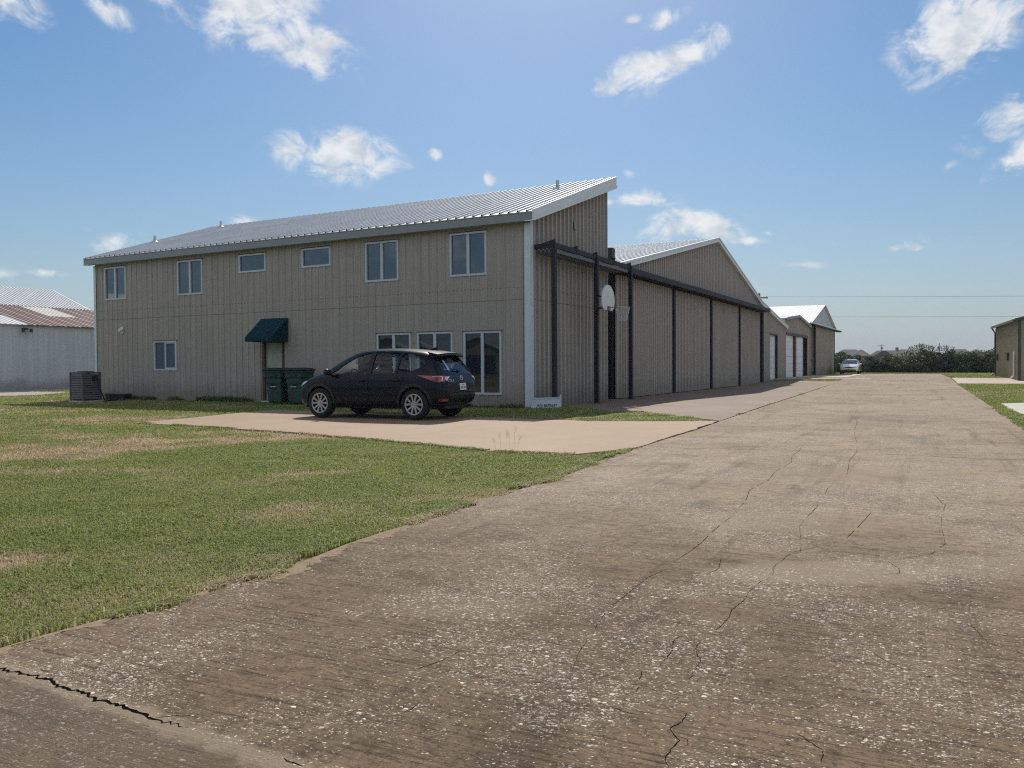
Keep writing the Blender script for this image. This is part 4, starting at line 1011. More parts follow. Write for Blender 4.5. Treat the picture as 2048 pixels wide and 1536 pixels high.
def wheel(parent, x, y, rad=.36, wd=.23, rim=.235, spokes=5):
    """axle along y; sign of y gives the outer side"""
    sg = 1 if y > 0 else -1
    tb = MB(); hw = wd / 2
    tb.lathe([(rim - .01, -hw * .8), (rim + .03, -hw), (rad - .05, -hw), (rad - .012, -hw * .82), (rad, -hw * .5), (rad, hw * .5), (rad - .012, hw * .82), (rad - .05, hw), (rim + .03, hw), (rim - .005, hw * .86)], axis='y', seg=40)
    root = tb.build('wheel', M_TYRE, parent, True); root.location = (x, y, rad)
    q = MB(); o_ = sg * hw
    q.lathe([(rim + .008, o_ * .90), (rim + .012, o_ * .80), (rim - .012, o_ * .84), (rim - .02, o_ * .55), (rim - .02, -o_ * .6), (0, -o_ * .6)], axis='y', seg=40)
    q.build('rim', M_CLAD, root, True)
    s = MB()
    s.lathe([(rim + .010, o_ * .86), (rim + .010, o_ * .93), (rim - .004, o_ * .95), (rim - .020, o_ * .90), (rim - .022, o_ * .80)], axis='y', seg=40)
    for k in range(spokes):
        a0 = 2 * math.pi * k / spokes + .3
        for da in (-.27, .27):
            a1 = a0 + da * .82; a2 = a0 + da * 1.14
            def P(r_, a, t, oo): return (r_ * math.cos(a) - t * math.sin(a), oo, r_ * math.sin(a) + t * math.cos(a))
            r0, r1 = .045, rim - .010; w0, w1 = .017, .025
            o0, o1 = o_ * .80, o_ * .93
            c = [P(r0, a1, -w0, o0 - sg * .03), P(r1, a2, -w1, o1 - sg * .035), P(r1, a2, w1, o1 - sg * .035), P(r0, a1, w0, o0 - sg * .03), P(r0, a1, -w0, o0), P(r1, a2, -w1, o1), P(r1, a2, w1, o1), P(r0, a1, w0, o0)]
            s.hexa(c)
    s.lathe([(.075, o_ * .62), (.075, o_ * .80), (.066, o_ * .84), (.036, o_ * .80), (.034, o_ * .86), (0, o_ * .87)], axis='y', seg=20)
    s.build('spokes', M_ALLOY, root)
    return root

def make_suv(loc, rz, sc):
    root = thing('parked_suv', 'dark navy compact SUV with silver ten-spoke wheels parked on the concrete drive', 'car', loc, rz)
    root.scale = (sc, sc, sc * 1.02)
    ST = [(-2.27, .50, .58, .76, .82, .44), (-2.255, .44, .70, .82, .90, .54), (-2.20, .37, .80, .92, 1.04, .60), (-2.10, .33, .862, 1.0, 1.17, .62), (-1.95, .31, .89, 1.035, 1.34, .615), (-1.80, .29, .908, 1.055, 1.475, .61),
          (-1.64, .27, .916, 1.06, 1.555, .605), (-1.4, .25, .92, 1.06, 1.60, .61), (-1.0, .235, .922, 1.055, 1.645, .62), (-.5, .23, .922, 1.045, 1.668, .625), (0, .23, .922, 1.035, 1.665, .625),
          (.3, .23, .922, 1.03, 1.635, .62), (.55, .23, .922, 1.025, 1.565, .62), (.8, .23, .92, 1.018, 1.45, .63), (1.05, .23, .917, 1.01, 1.295, .65), (1.25, .23, .912, 1.0, 1.15, .68), (1.42, .23, .905, .985, 1.065, .70),
          (1.7, .24, .893, .945, 1.025, .66), (1.95, .26, .865, .88, .965, .60), (2.12, .29, .80, .79, .875, .52), (2.22, .33, .70, .69, .76, .44), (2.262, .40, .56, .60, .66, .34)]
    ST = [(q[0] + .13 * smooth(-1.5, -2.2, q[0]) - .10 * smooth(1.45, 2.2, q[0]), *q[1:]) for q in ST]
    body = loft(ST, 2); bv = bvh_of(body)
    # ---- cut the cabin, glazing and wheel houses out of the solid
    ci = [(x, .40, W_ - .09, zb_ - .01, zt_ - .055, gw - .05) for (x, zb, W_, zb_, zt_, gw) in ST if -1.98 < x < 1.2]
    cab = loft(ci, 1); boolean(body, cab)
    WA = [(1.06, 1.055), (.90, 1.165), (.66, 1.315), (.44, 1.43), (.26, 1.505), (.02, 1.545), (-.06, 1.548), (-.02, 1.06)]
    WB = [(-.13, 1.062), (-.16, 1.550), (-.50, 1.555), (-.86, 1.540), (-.80, 1.075)]
    WC = [(-.87, 1.078), (-.93, 1.535), (-1.20, 1.505), (-1.42, 1.44), (-1.55, 1.36), (-1.575, 1.29), (-1.50, 1.215), (-1.30, 1.13), (-1.1, 1.09)]
    for poly in (WA, WB, WC): boolean(body, prism_obj([(x, -2, z) for x, z in poly], (0, 4, 0)))
    RW = [(-.60, 1.08), (-.53, 1.46), (0, 1.49), (.53, 1.46), (.60, 1.08), (0, 1.06)]
    boolean(body, prism_obj([(-2.8, y, z) for y, z in RW], (1.4, 0, 0)))
    WS = [(-.68, 1.08), (-.56, 1.50), (0, 1.555), (.56, 1.50), (.68, 1.08), (0, 1.10)]
    boolean(body, prism_obj([(2.2, y, z) for y, z in WS], (-1.75, 0, 0)))
    for x in (1.35, -1.35):
        for sg in (1, -1):
            cb = MB(); cb.lathe([(0, sg * .56), (.405, sg * .56), (.405, sg * 1.3), (0, sg * 1.3)], axis='y', seg=40, T=Matrix.Translation((x, 0, .37))); c = cb.build('tmp', [])
            bm = bmesh.new(); bm.from_mesh(c.data); bmesh.ops.remove_doubles(bm, verts=bm.verts[:], dist=1e-5); bmesh.ops.recalc_face_normals(bm, faces=bm.faces[:]); bm.to_mesh(c.data); bm.free()
            boolean(body, c)
    # ---- doors as pieces of the same skin
    FD = [(1.12, .42), (1.16, .75), (1.13, 1.02), (1.12, 1.075), (.92, 1.195), (.66, 1.35), (.44, 1.462), (.24, 1.545), (0, 1.585), (-.095, 1.588), (-.08, 1.06), (-.07, .36), (.95, .36)]
    BD = [(-.085, .36), (-.095, 1.06), (-.11, 1.588), (-.5, 1.595), (-.90, 1.578), (-1.14, 1.545), (-1.10, 1.10), (-1.02, .86), (-.93, .62), (-.86, .36)]
    doors = []
    for poly in (FD, BD):
        for sg in (1, -1):
            dcopy = D.objects.new('door', body.data.copy()); COL.objects.link(dcopy)
            cx = sum(p[0] for p in poly) / len(poly); cz = sum(p[1] for p in poly) / len(poly)
            cut = prism_obj([(x, sg * .45, z) for x, z in poly], (0, sg * 1.0, 0))
            ins = prism_obj([(x + (.007 if x < cx else -.007), sg * .46, z + (.007 if z < cz else -.007)) for x, z in poly], (0, sg * 1.0, 0))
            boolean(dcopy, ins, 'INTERSECT'); boolean(body, cut, 'DIFFERENCE')
            doors.append((dcopy, sg))
    body.name = 'body'; body.parent = root; body.data.materials.clear(); body.data.materials.append(M_PAINT); smooth_by_angle(body)
    for (d_, sg), hx in zip(doors, (.12, .12, -.86, -.86)):
        d_.parent = root; d_.data.materials.clear(); d_.data.materials.append(M_PAINT); smooth_by_angle(d_)
        hb_ = MB(); hb_.tube([(hx - .10, sg * .905, .895), (hx - .09, sg * .945, .90), (hx + .09, sg * .945, .90), (hx + .10, sg * .905, .895)], .016, 8); hb_.build('handle', M_PAINT, d_, True)
    # ---- glazing
    for sg in (1, -1):
        for nm, poly, m_ in (('side_window', WA, M_CGLASS), ('side_window', WB, M_CGLASSD), ('quarter_window', WC, M_CGLASSD)):
            cx = sum(p[0] for p in poly) / len(poly); cz = sum(p[1] for p in poly) / len(poly)
            pp = [(x + (x - cx) * .02, z + (z - cz) * .02) for x, z in poly]
            project(bv, pp, (0, 0, 0), (1, 0, 0), (0, 0, 1), (0, -sg, 0), -.014, nm, m_, root)
        # thin division bar of the rear door glass and the dark pillar trim
        project(bv, [(-.86, 1.075), (-.93, 1.54), (-.90, 1.54), (-.83, 1.075)], (0, 0, 0), (1, 0, 0), (0, 0, 1), (0, -sg, 0), .004, 'window_bar', M_CLAD, root)
        project(bv, [(-.15, 1.06), (-.17, 1.552), (-.05, 1.552), (-.01, 1.06)], (0, 0, 0), (1, 0, 0), (0, 0, 1), (0, -sg, 0), .004, 'pillar_trim', M_CLAD, root)
        # wheel-arch and sill cladding
        for cx in (1.35, -1.35):
            ring = [(cx + .47 * math.cos(a), .37 + .47 * math.sin(a)) for a in np.linspace(-.25, math.pi + .25, 26)] + [(cx + .402 * math.cos(a), .37 + .402 * math.sin(a)) for a in np.linspace(math.pi + .25, -.25, 26)]
            project(bv, ring, (0, 0, 0), (1, 0, 0), (0, 0, 1), (0, -sg, 0), .008, 'wheel_arch_trim', M_CLAD, root, cell=.12, thick=.006)
        project(bv, [(-.90, .275), (-.90, .40), (.92, .40), (.92, .275)], (0, 0, 0), (1, 0, 0), (0, 0, 1), (0, -sg, 0), .008, 'sill_trim', M_CLAD, root, cell=.2, thick=.006)
        # tail lamp: long pointed red lens round the corner with a clear tip
        dd = Vector((.62, -sg * .78, 0)).normalized(); uu = Vector((.78, sg * .62, 0)).normalized()
        TL = [(-.62, 1.028), (-.78, 1.018), (-1.00, 1.012), (-1.16, 1.010), (-1.33, 1.0), (-1.27, .935), (-1.22, .885), (-1.10, .868), (-.98, .885), (-.84, .94), (-.72, .99)]
        ref = Vector((-2.05, sg * .86, 0)); off_u = ref.dot(uu)
        TL = [(off_u + (a + 1.12) * 1.0, b) for a, b in TL]
        tl = project(bv, TL, (0, 0, 0), uu, (0, 0, 1), dd, .010, 'tail_light', M_REDL, root, cell=.05, thick=.012)
        CL = [(off_u - .235, .992), (off_u - .115, .985), (off_u - .10, .93), (off_u - .15, .892), (off_u - .175, .925)]
        project(bv, CL, (0, 0, 0), uu, (0, 0, 1), dd, .014, 'clear_lens', M_CLRL, tl, cell=.04, thick=.012)
        LN = [(off_u + .18, 1.004), (off_u - .04, 1.000), (off_u - .02, .90), (off_u - .045, .90), (off_u - .062, .99), (off_u + .18, .996)]
        project(bv, LN, (0, 0, 0), uu, (0, 0, 1), dd, .014, 'light_line', M_CLRL, tl, cell=.04, thick=.012)
        # headlamp
        dd = Vector((-.75, -sg * .66, 0)).normalized(); uu = Vector((-.66, sg * .75, 0)).normalized(); o_u = Vector((2.02, sg * .74, 0)).dot(uu)
        HLm = [(o_u - .16, .80), (o_u + .06, .855), (o_u + .27, .885), (o_u + .19, .82), (o_u + .05, .75), (o_u - .14, .72)]
        project(bv, HLm, (0, 0, 0), uu, (0, 0, 1), dd, .008, 'headlight', M_CLRL, root, cell=.05, thick=.01)
        # mirror
        mb_ = MB(); mb_.lathe([(0, -.10), (.055, -.09), (.082, -.04), (.082, .04), (.06, .09), (0, .10)], axis='y', seg=14, T=Matrix.Translation((1.0, sg * 1.045, 1.105)) @ Matrix.Diagonal((.75, 1, .95, 1)))
        mb_.tube([(1.02, sg * .88, 1.03), (1.02, sg * .98, 1.07)], .03, 6)
        mb_.build('wing_mirror', M_PAINT, root, True)
        # fog reflector
        project(bv, [(-.83, .44), (-.83, .485), (-.62, .485), (-.62, .44)], (0, 0, 0), (0, sg, 0), (0, 0, 1), (1, 0, 0), .008, 'rear_reflector', M_REDL, root, cell=.06, thick=.008)
        ex = MB(); ex.tube([(-1.9, sg * .58, .30), (-2.07, sg * .58, .29)], .036, 12); ex.build('exhaust_pipe', M_CLAD, root, True)
    project(bv, [(y, z) for y, z in [(a * 1.03, 1.27 + (b - 1.27) * 1.05) for a, b in RW]], (0, 0, 0), (0, 1, 0), (0, 0, 1), (1, 0, 0), -.010, 'rear_window', M_CGLASSD, root)
    project(bv, [(a * 1.02, 1.3 + (b - 1.3) * 1.05) for a, b in WS], (0, 0, 0), (0, 1, 0), (0, 0, 1), (-1, 0, 0), -.008, 'windscreen', M_CGLASS, root)
    # sticker and wiper on the rear glass
    project(bv, [(.44, 1.13), (.335, 1.13), (.345, 1.36), (.415, 1.36)], (0, 0, 0), (0, 1, 0), (0, 0, 1), (1, 0, 0), .003, 'sticker', M_STICK, root)
    wp = MB(); wp.tube([(-2.03, -.05, 1.11), (-2.025, .12, 1.15), (-2.01, .34, 1.145)], [.022, .014, .009], 6); wp.build('rear_wiper', M_CLAD, root)
    # spoiler
    sb = MB(); n_ = 12
    for k in range(n_):
        y0, y1 = -.62 + 1.24 * k / n_, -.62 + 1.24 * (k + 1) / n_
        def prof(y):
            e = abs(y) / .62; xb = -1.93 + .10 * e ** 3; zt_ = 1.575 - .035 * e ** 2
            return [(-1.55, y, zt_ + .02), (xb, y, zt_ - .035), (xb - .005, y, zt_ - .085), (xb + .06, y, zt_ - .105), (-1.66, y, zt_ - .09)]
        a, b = prof(y0), prof(y1)
        for j in range(5): sb.quad(a[j], a[(j + 1) % 5], b[(j + 1) % 5], b[j])
    sb.quad(*prof(-.62)); sb.quad(*prof(.62)[::-1])
    sb.build('spoiler', M_PAINT, root)
    # tailgate details
    project(bv, [(-.36, .655), (-.30, .865), (.30, .865), (.36, .655)], (0, 0, 0), (0, 1, 0), (0, 0, 1), (1, 0, 0), .004, 'plate_recess', M_CLAD, root, cell=.1)
    TP = Matrix(((0, 0, -1, 0), (-1, 0, 0, 0), (0, 1, 0, 0), (0, 0, 0, 1)))                    # text x -> -y, y -> z, normal -> -x
    pl = MB(); pl.box(-.006, -.155, -.078, .006, .155, .078); plo = pl.build('number_plate', M_PLATE, root, bevel=.006)
    hit = bv.ray_cast(Vector((-4, 0, .755)), Vector((1, 0, 0)))[0]; plo.location = (hit.x - .022, 0, .755); plo.rotation_euler = (0, R(6), 0)
    text_mesh('TEXAS', .040, 'plate_heading', mat('plate_blue', (.08, .11, .25), .5), plo, Matrix.Translation((-.0075, 0, .048)) @ TP, .001)
    text_mesh('NZ6 TGX', .078, 'plate_number', M_BLKPNT, plo, Matrix.Translation((-.0075, 0, -.020)) @ TP, .001, sx=.82)
    # number plate garnish, badge, model lettering
    hit = bv.ray_cast(Vector((-4, 0, .955)), Vector((1, 0, 0)))[0]
    em = MB(); cx = hit.x - .014
    em.tube([(cx, .062 * math.cos(a), .955 + .050 * math.sin(a)) for a in np.linspace(0, 2 * math.pi, 25)[:-1]], .0075, 6, True)
    em.tube([(cx - .002, .052, .978), (cx - .004, .022, .972), (cx - .004, 0, .945), (cx - .004, -.022, .972), (cx - .002, -.052, .978)], .0075, 6)
    em.build('badge', M_CHROME, root, True)
    hit = bv.ray_cast(Vector((-4, .53, .905)), Vector((1, 0, 0)))[0]
    text_mesh('CX-5', .075, 'model_lettering', M_CHROME, root, Matrix.Translation((hit.x - .012, .53, .90)) @ Matrix.Rotation(R(-14), 4, 'Z') @ TP, .004, shear=.25, sx=1.15)
    # bumper cladding lines
    project(bv, [(-.80, .36), (-.84, .52), (-.55, .545), (.55, .545), (.84, .52), (.80, .36)], (0, 0, 0), (0, 1, 0), (0, 0, 1), (1, 0, 0), .010, 'bumper_cladding', M_CLAD, root, cell=.12, thick=.01)
    br = MB()
    for z_, e in ((.635, .016), (.555, .012)):
        pts = []
        for y in np.linspace(-.80, .80, 15):
            h_ = bv.ray_cast(Vector((-4, float(y), z_)), Vector((1, 0, 0)))[0]
            if h_ is not None: pts.append((h_.x - .004, float(y), z_))
        br.tube(pts, e, 6)
    br.build('bumper_ridge', M_PAINT, root, True)
    an = MB(); an.prism([(-1.45, -.012, 1.60), (-1.25, -.012, 1.625), (-1.42, -.012, 1.675), (-1.46, -.012, 1.675)], (0, .024, 0)); an.build('aerial_fin', M_PAINT, root)
    # cabin furniture
    for y in (.38, -.38):
        for x in (.12,):
            s = MB(); s.prism([(x - .25, y - .24, .45), (x + .28, y - .24, .50), (x + .28, y - .24, .62), (x - .18, y - .24, .60), (x - .34, y - .21, 1.18), (x - .46, y - .20, 1.17)], (0, .48, 0))
            s.tube([(x - .415, y, 1.15), (x - .43, y, 1.28)], .035, 6); s.prism([(x - .38, y - .14, 1.22), (x - .36, y - .13, 1.40), (x - .40, y - .12, 1.46), (x - .48, y - .12, 1.44), (x - .49, y - .14, 1.24)], (0, .27, 0))
            s.build('seat', M_SEAT, root, bevel=.03)
    s = MB(); s.prism([(-1.25, -.62, .45), (-.70, -.62, .48), (-.70, -.62, .62), (-1.12, -.62, .62), (-1.30, -.60, 1.16), (-1.42, -.60, 1.15)], (0, 1.24, 0))
    for y in (-.36, .36): s.prism([(-1.32, y - .13, 1.17), (-1.30, y - .12, 1.33), (-1.40, y - .12, 1.34), (-1.43, y - .13, 1.17)], (0, .26, 0))
    s.build('rear_seat', M_SEAT, root, bevel=.03)
    s = MB(); s.prism([(.80, -.72, .75), (.82, -.72, .98), (.95, -.70, 1.03), (1.12, -.66, 1.00), (1.12, -.66, .70)], (0, 1.40, 0)); s.build('dashboard', M_SEAT, root, bevel=.03)
    s = MB(); s.tube([(.66 + .09 * math.sin(a) * .5, .38 + .18 * math.cos(a), 1.0 + .17 * math.sin(a)) for a in np.linspace(0, 2 * math.pi, 21)[:-1]], .016, 6, True); s.tube([(.66, .2, 1.0), (.68, .38, 1.0), (.66, .56, 1.0)], .02, 6); s.build('steering_wheel', M_SEAT, root, True)
    s = MB(); s.box(.44, -.10, 1.42, .47, .10, 1.49); s.build('rear_view_mirror', M_SEAT, root, bevel=.01)
    # underbody
    s = MB(); s.box(-2.0, -.60, .24, 2.0, .60, .34); s.build('underbody', M_CLAD, root, bevel=.03)
    for x in (1.35, -1.35):
        for y in (.80, -.80): wheel(root, x, y)
    return root
SUV = make_suv((-3.09, 19.96, .006), R(155), .99)

def make_sedan(loc, rz, sc=1.0):
    """pale gold wagon-nosed family car seen from the front, far down the road"""
    root = thing('parked_sedan', 'pale gold car facing us beside the farthest hangar door', 'car', loc, rz); root.scale = (sc,) * 3
    ST = [(-2.25, .45, .55, .70, .80, .45), (-2.2, .36, .74, .84, .95, .52), (-2.05, .28, .85, .90, 1.02, .60), (-1.7, .24, .90, .93, 1.22, .60), (-1.35, .22, .91, .93, 1.38, .58), (-.9, .21, .915, .93, 1.45, .59), (-.3, .2, .915, .92, 1.47, .60), (.15, .2, .915, .91, 1.45, .60),
          (.5, .2, .912, .905, 1.33, .61), (.85, .2, .908, .90, 1.15, .64), (1.15, .2, .905, .885, .985, .70), (1.5, .21, .89, .84, .92, .68), (1.85, .23, .86, .765, .845, .62), (2.08, .26, .80, .69, .765, .54), (2.2, .30, .70, .60, .66, .46), (2.25, .38, .55, .52, .57, .36)]
    body = loft(ST, 2); bv = bvh_of(body)
    for x in (1.35, -1.35):
        for sg in (1, -1):
            cb = MB(); cb.lathe([(0, sg * .6), (.36, sg * .6), (.36, sg * 1.3), (0, sg * 1.3)], axis='y', seg=28, T=Matrix.Translation((x, 0, .32))); c = cb.build('tmp', [])
            bm = bmesh.new(); bm.from_mesh(c.data); bmesh.ops.remove_doubles(bm, verts=bm.verts[:], dist=1e-5); bmesh.ops.recalc_face_normals(bm, faces=bm.faces[:]); bm.to_mesh(c.data); bm.free()
            boolean(body, c)
    body.name = 'body'; body.parent = root; body.data.materials.clear(); body.data.materials.append(M_SILV); smooth_by_angle(body)
    dg = glass_pane('car_window_glass', (0.03, .045, .06), .04, 1.5)
    project(bv, [(-.70, .955), (-.58, 1.36), (0, 1.41), (.58, 1.36), (.70, .955), (0, .985)], (0, 0, 0), (0, 1, 0), (0, 0, 1), (-1, 0, 0), .006, 'windscreen', dg, root, thick=.004)
    for sg in (1, -1):
        project(bv, [(.95, .95), (.55, 1.24), (.15, 1.385), (-.25, 1.40), (-.25, .95)], (0, 0, 0), (1, 0, 0), (0, 0, 1), (0, -sg, 0), .006, 'side_window', dg, root, thick=.004)
        project(bv, [(-.33, .95), (-.33, 1.40), (-.9, 1.39), (-1.35, 1.28), (-1.5, 1.12), (-1.2, .96)], (0, 0, 0), (1, 0, 0), (0, 0, 1), (0, -sg, 0), .006, 'side_window', dg, root, thick=.004)
        project(bv, [(sg * .42, .60), (sg * .45, .70), (sg * .72, .755), (sg * .80, .74), (sg * .76, .64)], (0, 0, 0), (0, 1, 0), (0, 0, 1), (-1, 0, 0), .008, 'headlight', M_CLRL, root, thick=.008)
        mb_ = MB(); mb_.lathe([(0, -.09), (.05, -.08), (.075, -.03), (.075, .04), (.05, .09), (0, .1)], axis='y', seg=10, T=Matrix.Translation((.75, sg * 1.0, 1.0))); mb_.tube([(.77, sg * .86, .94), (.76, sg * .95, .97)], .025, 6); mb_.build('wing_mirror', M_SILV, root, True)
    project(bv, [(-.40, .60), (-.42, .655), (0, .685), (.42, .655), (.40, .60), (0, .585)], (0, 0, 0), (0, 1, 0), (0, 0, 1), (-1, 0, 0), .008, 'grille', M_CLAD, root, thick=.008)
    project(bv, [(-.62, .33), (-.66, .42), (0, .44), (.66, .42), (.62, .33)], (0, 0, 0), (0, 1, 0), (0, 0, 1), (-1, 0, 0), .008, 'lower_grille', M_CLAD, root, thick=.008)
    s = MB(); s.box(-1.9, -.62, .2, 1.9, .62, .3); s.build('underbody', M_CLAD, root)
    for x in (1.35, -1.35):
        for y in (.79, -.79): wheel(root, x, y, .315, .2, .20)
    return root
# nose towards us, slightly turned
make_sedan((34.15, 81.8, .245), R(-90 - 27), 1.0)

# ------------------------------------------------------------------ wheeled bins
def make_bin(loc, rz, label):
    root = thing('wheeled_bin', label, 'bin', loc, rz, 'green wheeled bins by the door')
    def ring(z, w_, d_, c=.06, dy=0):
        pts = []
        for sx, sy in ((1, 1), (-1, 1), (-1, -1), (1, -1)):
            for k in range(4):
                a = math.atan2(sy, sx) - math.pi / 4 + k * math.pi / 6
                pts.append((sx * (w_ / 2 - c) + c * math.cos(a), dy + sy * (d_ / 2 - c) + c * math.sin(a), z))
        return pts
    def rings(mb, L):
        i0 = len(mb.v); n = len(L[0])
        for q in L: mb.v += q
        for a in range(len(L) - 1):
            for k in range(n): mb.f.append((i0 + a * n + k, i0 + a * n + (k + 1) % n, i0 + (a + 1) * n + (k + 1) % n, i0 + (a + 1) * n + k)); mb.m.append(0)
        mb.f.append(tuple(i0 + k for k in range(n - 1, -1, -1))); mb.m.append(0)
        mb.f.append(tuple(i0 + (len(L) - 1) * n + k for k in range(n))); mb.m.append(0)
    b = MB()
    rings(b, [ring(.04, .46, .50), ring(.10, .48, .54), ring(.42, .52, .60), ring(.44, .50, .585), ring(.60, .52, .61), ring(.62, .545, .64), ring(.76, .56, .66), ring(.80, .61, .70), ring(.93, .63, .73), ring(.94, .66, .78), ring(.995, .665, .79)])
    # catch bar pockets on the front (-y)
    b.box(-.12, -.40, .845, .12, -.355, .875)
    bo = b.build('bin_body', M_BIN, root, bevel=.008)
    p = MB(); p.box(-.09, -.318, .46, .09, -.300, .60); p.build('grip_recess', M_DARKIN, bo)
    p = MB(); p.tube([(-.10, -.315, .52), (.10, -.315, .52)], .014, 8); p.build('lift_bar', M_GALV, bo)
    l = MB()
    rings(l, [ring(.997, .70, .84, dy=-.01), ring(1.025, .71, .86, dy=-.01), ring(1.06, .62, .74, .08), ring(1.085, .42, .5, .1)])
    l.build('lid', M_LID, root, bevel=.006)
    h = MB(); h.tube([(-.24, .38, .95), (-.24, .47, .98), (.24, .47, .98), (.24, .38, .95)], .017, 8); h.build('handle', M_LID, root, True)
    for sx in (-1, 1):
        w_ = MB(); w_.lathe([(0, -.03), (.11, -.03), (.125, -.015), (.125, .015), (.11, .03), (0, .03)], axis='x', seg=20, T=Matrix.Translation((sx * .29, .25, .125))); w_.build('wheel', M_TYRE, root)
    return root
BN = make_bin(F(-9.10, -.95, 0), -TH + R(14), 'green wheeled bin standing right in front of the pale door')
BN.scale = (1.08, 1.08, 1.13)
BN2 = copy_tree(BN); BN2.location = F(-8.20, -.92, 0); BN2.rotation_euler.z = -TH + R(10)
BN2['label'] = 'green wheeled bin partly hidden behind the nose of the parked SUV'

# ------------------------------------------------------------------ air conditioner at the far left corner
AC = thing('air_conditioner', 'dark grey louvred air-conditioning unit on the lawn by the building corner', 'air conditioner', F(-17.45, -2.35, 0), -TH)
AC.scale = (.82, .82, .98)
a = MB(); a.box(-.40, -.38, .06, .40, .38, 1.07); a.build('core', M_DARKIN, AC)
a = MB()
for k in range(11):
    z = .10 + k * .088
    for (ax, ay, bx_, by) in ((-.43, -.43, .43, -.43), (.43, -.43, .43, .43), (.43, .43, -.43, .43), (-.43, .43, -.43, -.43)):
        ux, uy = (bx_ - ax) / .86, (by - ay) / .86; nx_, ny_ = uy, -ux
        a.hexa([(ax, ay, z + .066), (bx_, by, z + .066), (bx_ + nx_ * .022, by + ny_ * .022, z), (ax + nx_ * .022, ay + ny_ * .022, z),
                (ax, ay, z + .074), (bx_, by, z + .074), (bx_ + nx_ * .028, by + ny_ * .028, z + .006), (ax + nx_ * .028, ay + ny_ * .028, z + .006)])
a.build('louvres', M_AC, AC)
for sx in (-1, 1):
    for sy in (-1, 1):
        a = MB(); a.box(sx * .43 - .035, sy * .43 - .035, .04, sx * .43 + .035, sy * .43 + .035, 1.08); a.build('corner_post', M_AC, AC)
a = MB(); a.box(-.465, -.465, 1.08, .465, .465, 1.13); a.lathe([(.33, 1.13), (.34, 1.15), (.30, 1.16), (.05, 1.175), (0, 1.175)], seg=24); a.build('top_cover', M_AC, AC, bevel=.01)
a = MB(); a.box(-.5, -.5, -.04, .5, .5, .05); a.build('base_pad', M_PATH, AC)
a = MB(); a.tube([(.47, .2, .85), (.56, .25, .84), (.58, .3, .5), (.54, .55, .06), (.3, .9, .02), (.1, 1.6, .01)], .026, 8); a.box(.465, .02, .82, .53, .25, 1.0); a.build('refrigerant_line', M_BLACK, AC)

t_ = thing('planter_trough', 'low dark trough in the grass at the foot of the wall', 'trough', F(-18.2, -.45, 0), -TH)
p = MB(); p.prism([(-.55, -.16, 0), (.55, -.16, 0), (.60, -.19, .21), (-.60, -.19, .21)], (0, .34, 0)); p.build('trough_body', M_BLACK, t_, bevel=.01)
p = MB(); p.box(-.62, -.21, .21, .62, .17, .235); p.build('rim', M_AC, t_)

# ------------------------------------------------------------------ number board at the corner
sg_ang = math.atan2(23.507 - 23.058, 1.4026 - .5649)
SB = thing('number_board', 'white painted board reading 972 8670639 at the building corner', 'sign', (.98, 23.27, 0), sg_ang)
b = MB(); b.box(-.46, -.014, .0, .46, .014, .30); bo = b.build('board', M_SIGN, SB)
b = MB(); b.box(-.47, -.03, .30, .47, .03, .33); b.build('top_rail', M_SIGN, SB)
for sx in (-1, 1):
    b = MB(); b.box(sx * .478 - .018, -.022, -.05, sx * .478 + .018, .022, .37); b.lathe([(.028, .37), (.03, .385), (0, .41)], seg=8, T=Matrix.Translation((sx * .478, 0, 0))); b.build('post', M_SIGN, SB)
TXT = Matrix(((1, 0, 0, 0), (0, 0, -1, 0), (0, 1, 0, 0), (0, 0, 0, 1)))
text_mesh('972 8670639', .115, 'numerals', M_BLKPNT, bo, Matrix.Translation((.02, -.017, .092)) @ TXT, .002, sx=1.10, bold=.0012)

# ------------------------------------------------------------------ basketball hoop on the second track post
BH = thing('basketball_hoop', 'basketball hoop with fan-shaped white backboard on the middle steel post', 'basketball hoop', F(.70, -3.22 + 6.5, 3.0), -TH)
# local: board faces +x (towards the road), rim beyond it
b = MB(); pts = []
for k in range(29):
    a = math.pi * k / 28
    pts.append((.46, -.555 * math.cos(a) * (1 if True else 0), .33 + .52 * math.sin(a) ** .9))
pts += [(.46, .50, .14), (.46, .36, .02), (.46, -.36, .02), (.46, -.50, .14)]
b.prism(pts, (.035, 0, 0)); bo = b.build('backboard', M_BOARD, BH, bevel=.008)
b = MB(); b.box(.497, -.13, .0, .507, .13, .012); b.build('mount_strip', M_RAIL, bo)
for sy in (-1, 1):
    b = MB(); b.tube([(.05, sy * .03, .12), (.46, sy * .22, .10)], .022, 6); b.build('bracket_arm', M_STEEL, BH)
    b = MB(); b.tube([(.05, sy * .03, .52), (.46, sy * .22, .46)], .022, 6); b.build('bracket_arm', M_STEEL, BH)
b = MB(); b.box(.02, -.10, .02, .06, .10, .60); b.build('bracket_plate', M_STEEL, BH)
RC, RR, RZ = .98, .235, .10
b = MB(); b.tube([(RC + RR * math.cos(a), RR * math.sin(a), RZ) for a in np.linspace(0, 2 * math.pi, 37)[:-1]], .012, 6, True)
b.tube([(.497, .08, RZ + .03), (RC - RR * .92, .09, RZ)], .012, 6); b.tube([(.497, -.08, RZ + .03), (RC - RR * .92, -.09, RZ)], .012, 6)
b.box(.497, -.10, RZ - .09, .525, .10, RZ + .06); b.build('rim', M_RIM, BH, True)
b = MB(); NL = [(RR, RZ - .01), (.20, RZ - .13), (.165, RZ - .25), (.14, RZ - .36), (.13, RZ - .43)]; nn = 12
for k in range(nn):
    for sgn in (-1, 1):
        b.tube([(RC + q * math.cos(2 * math.pi * (k + sgn * .5 * j) / nn), q * math.sin(2 * math.pi * (k + sgn * .5 * j) / nn), z) for j, (q, z) in enumerate(NL)], .0055, 4)
b.build('net', M_NET, BH)

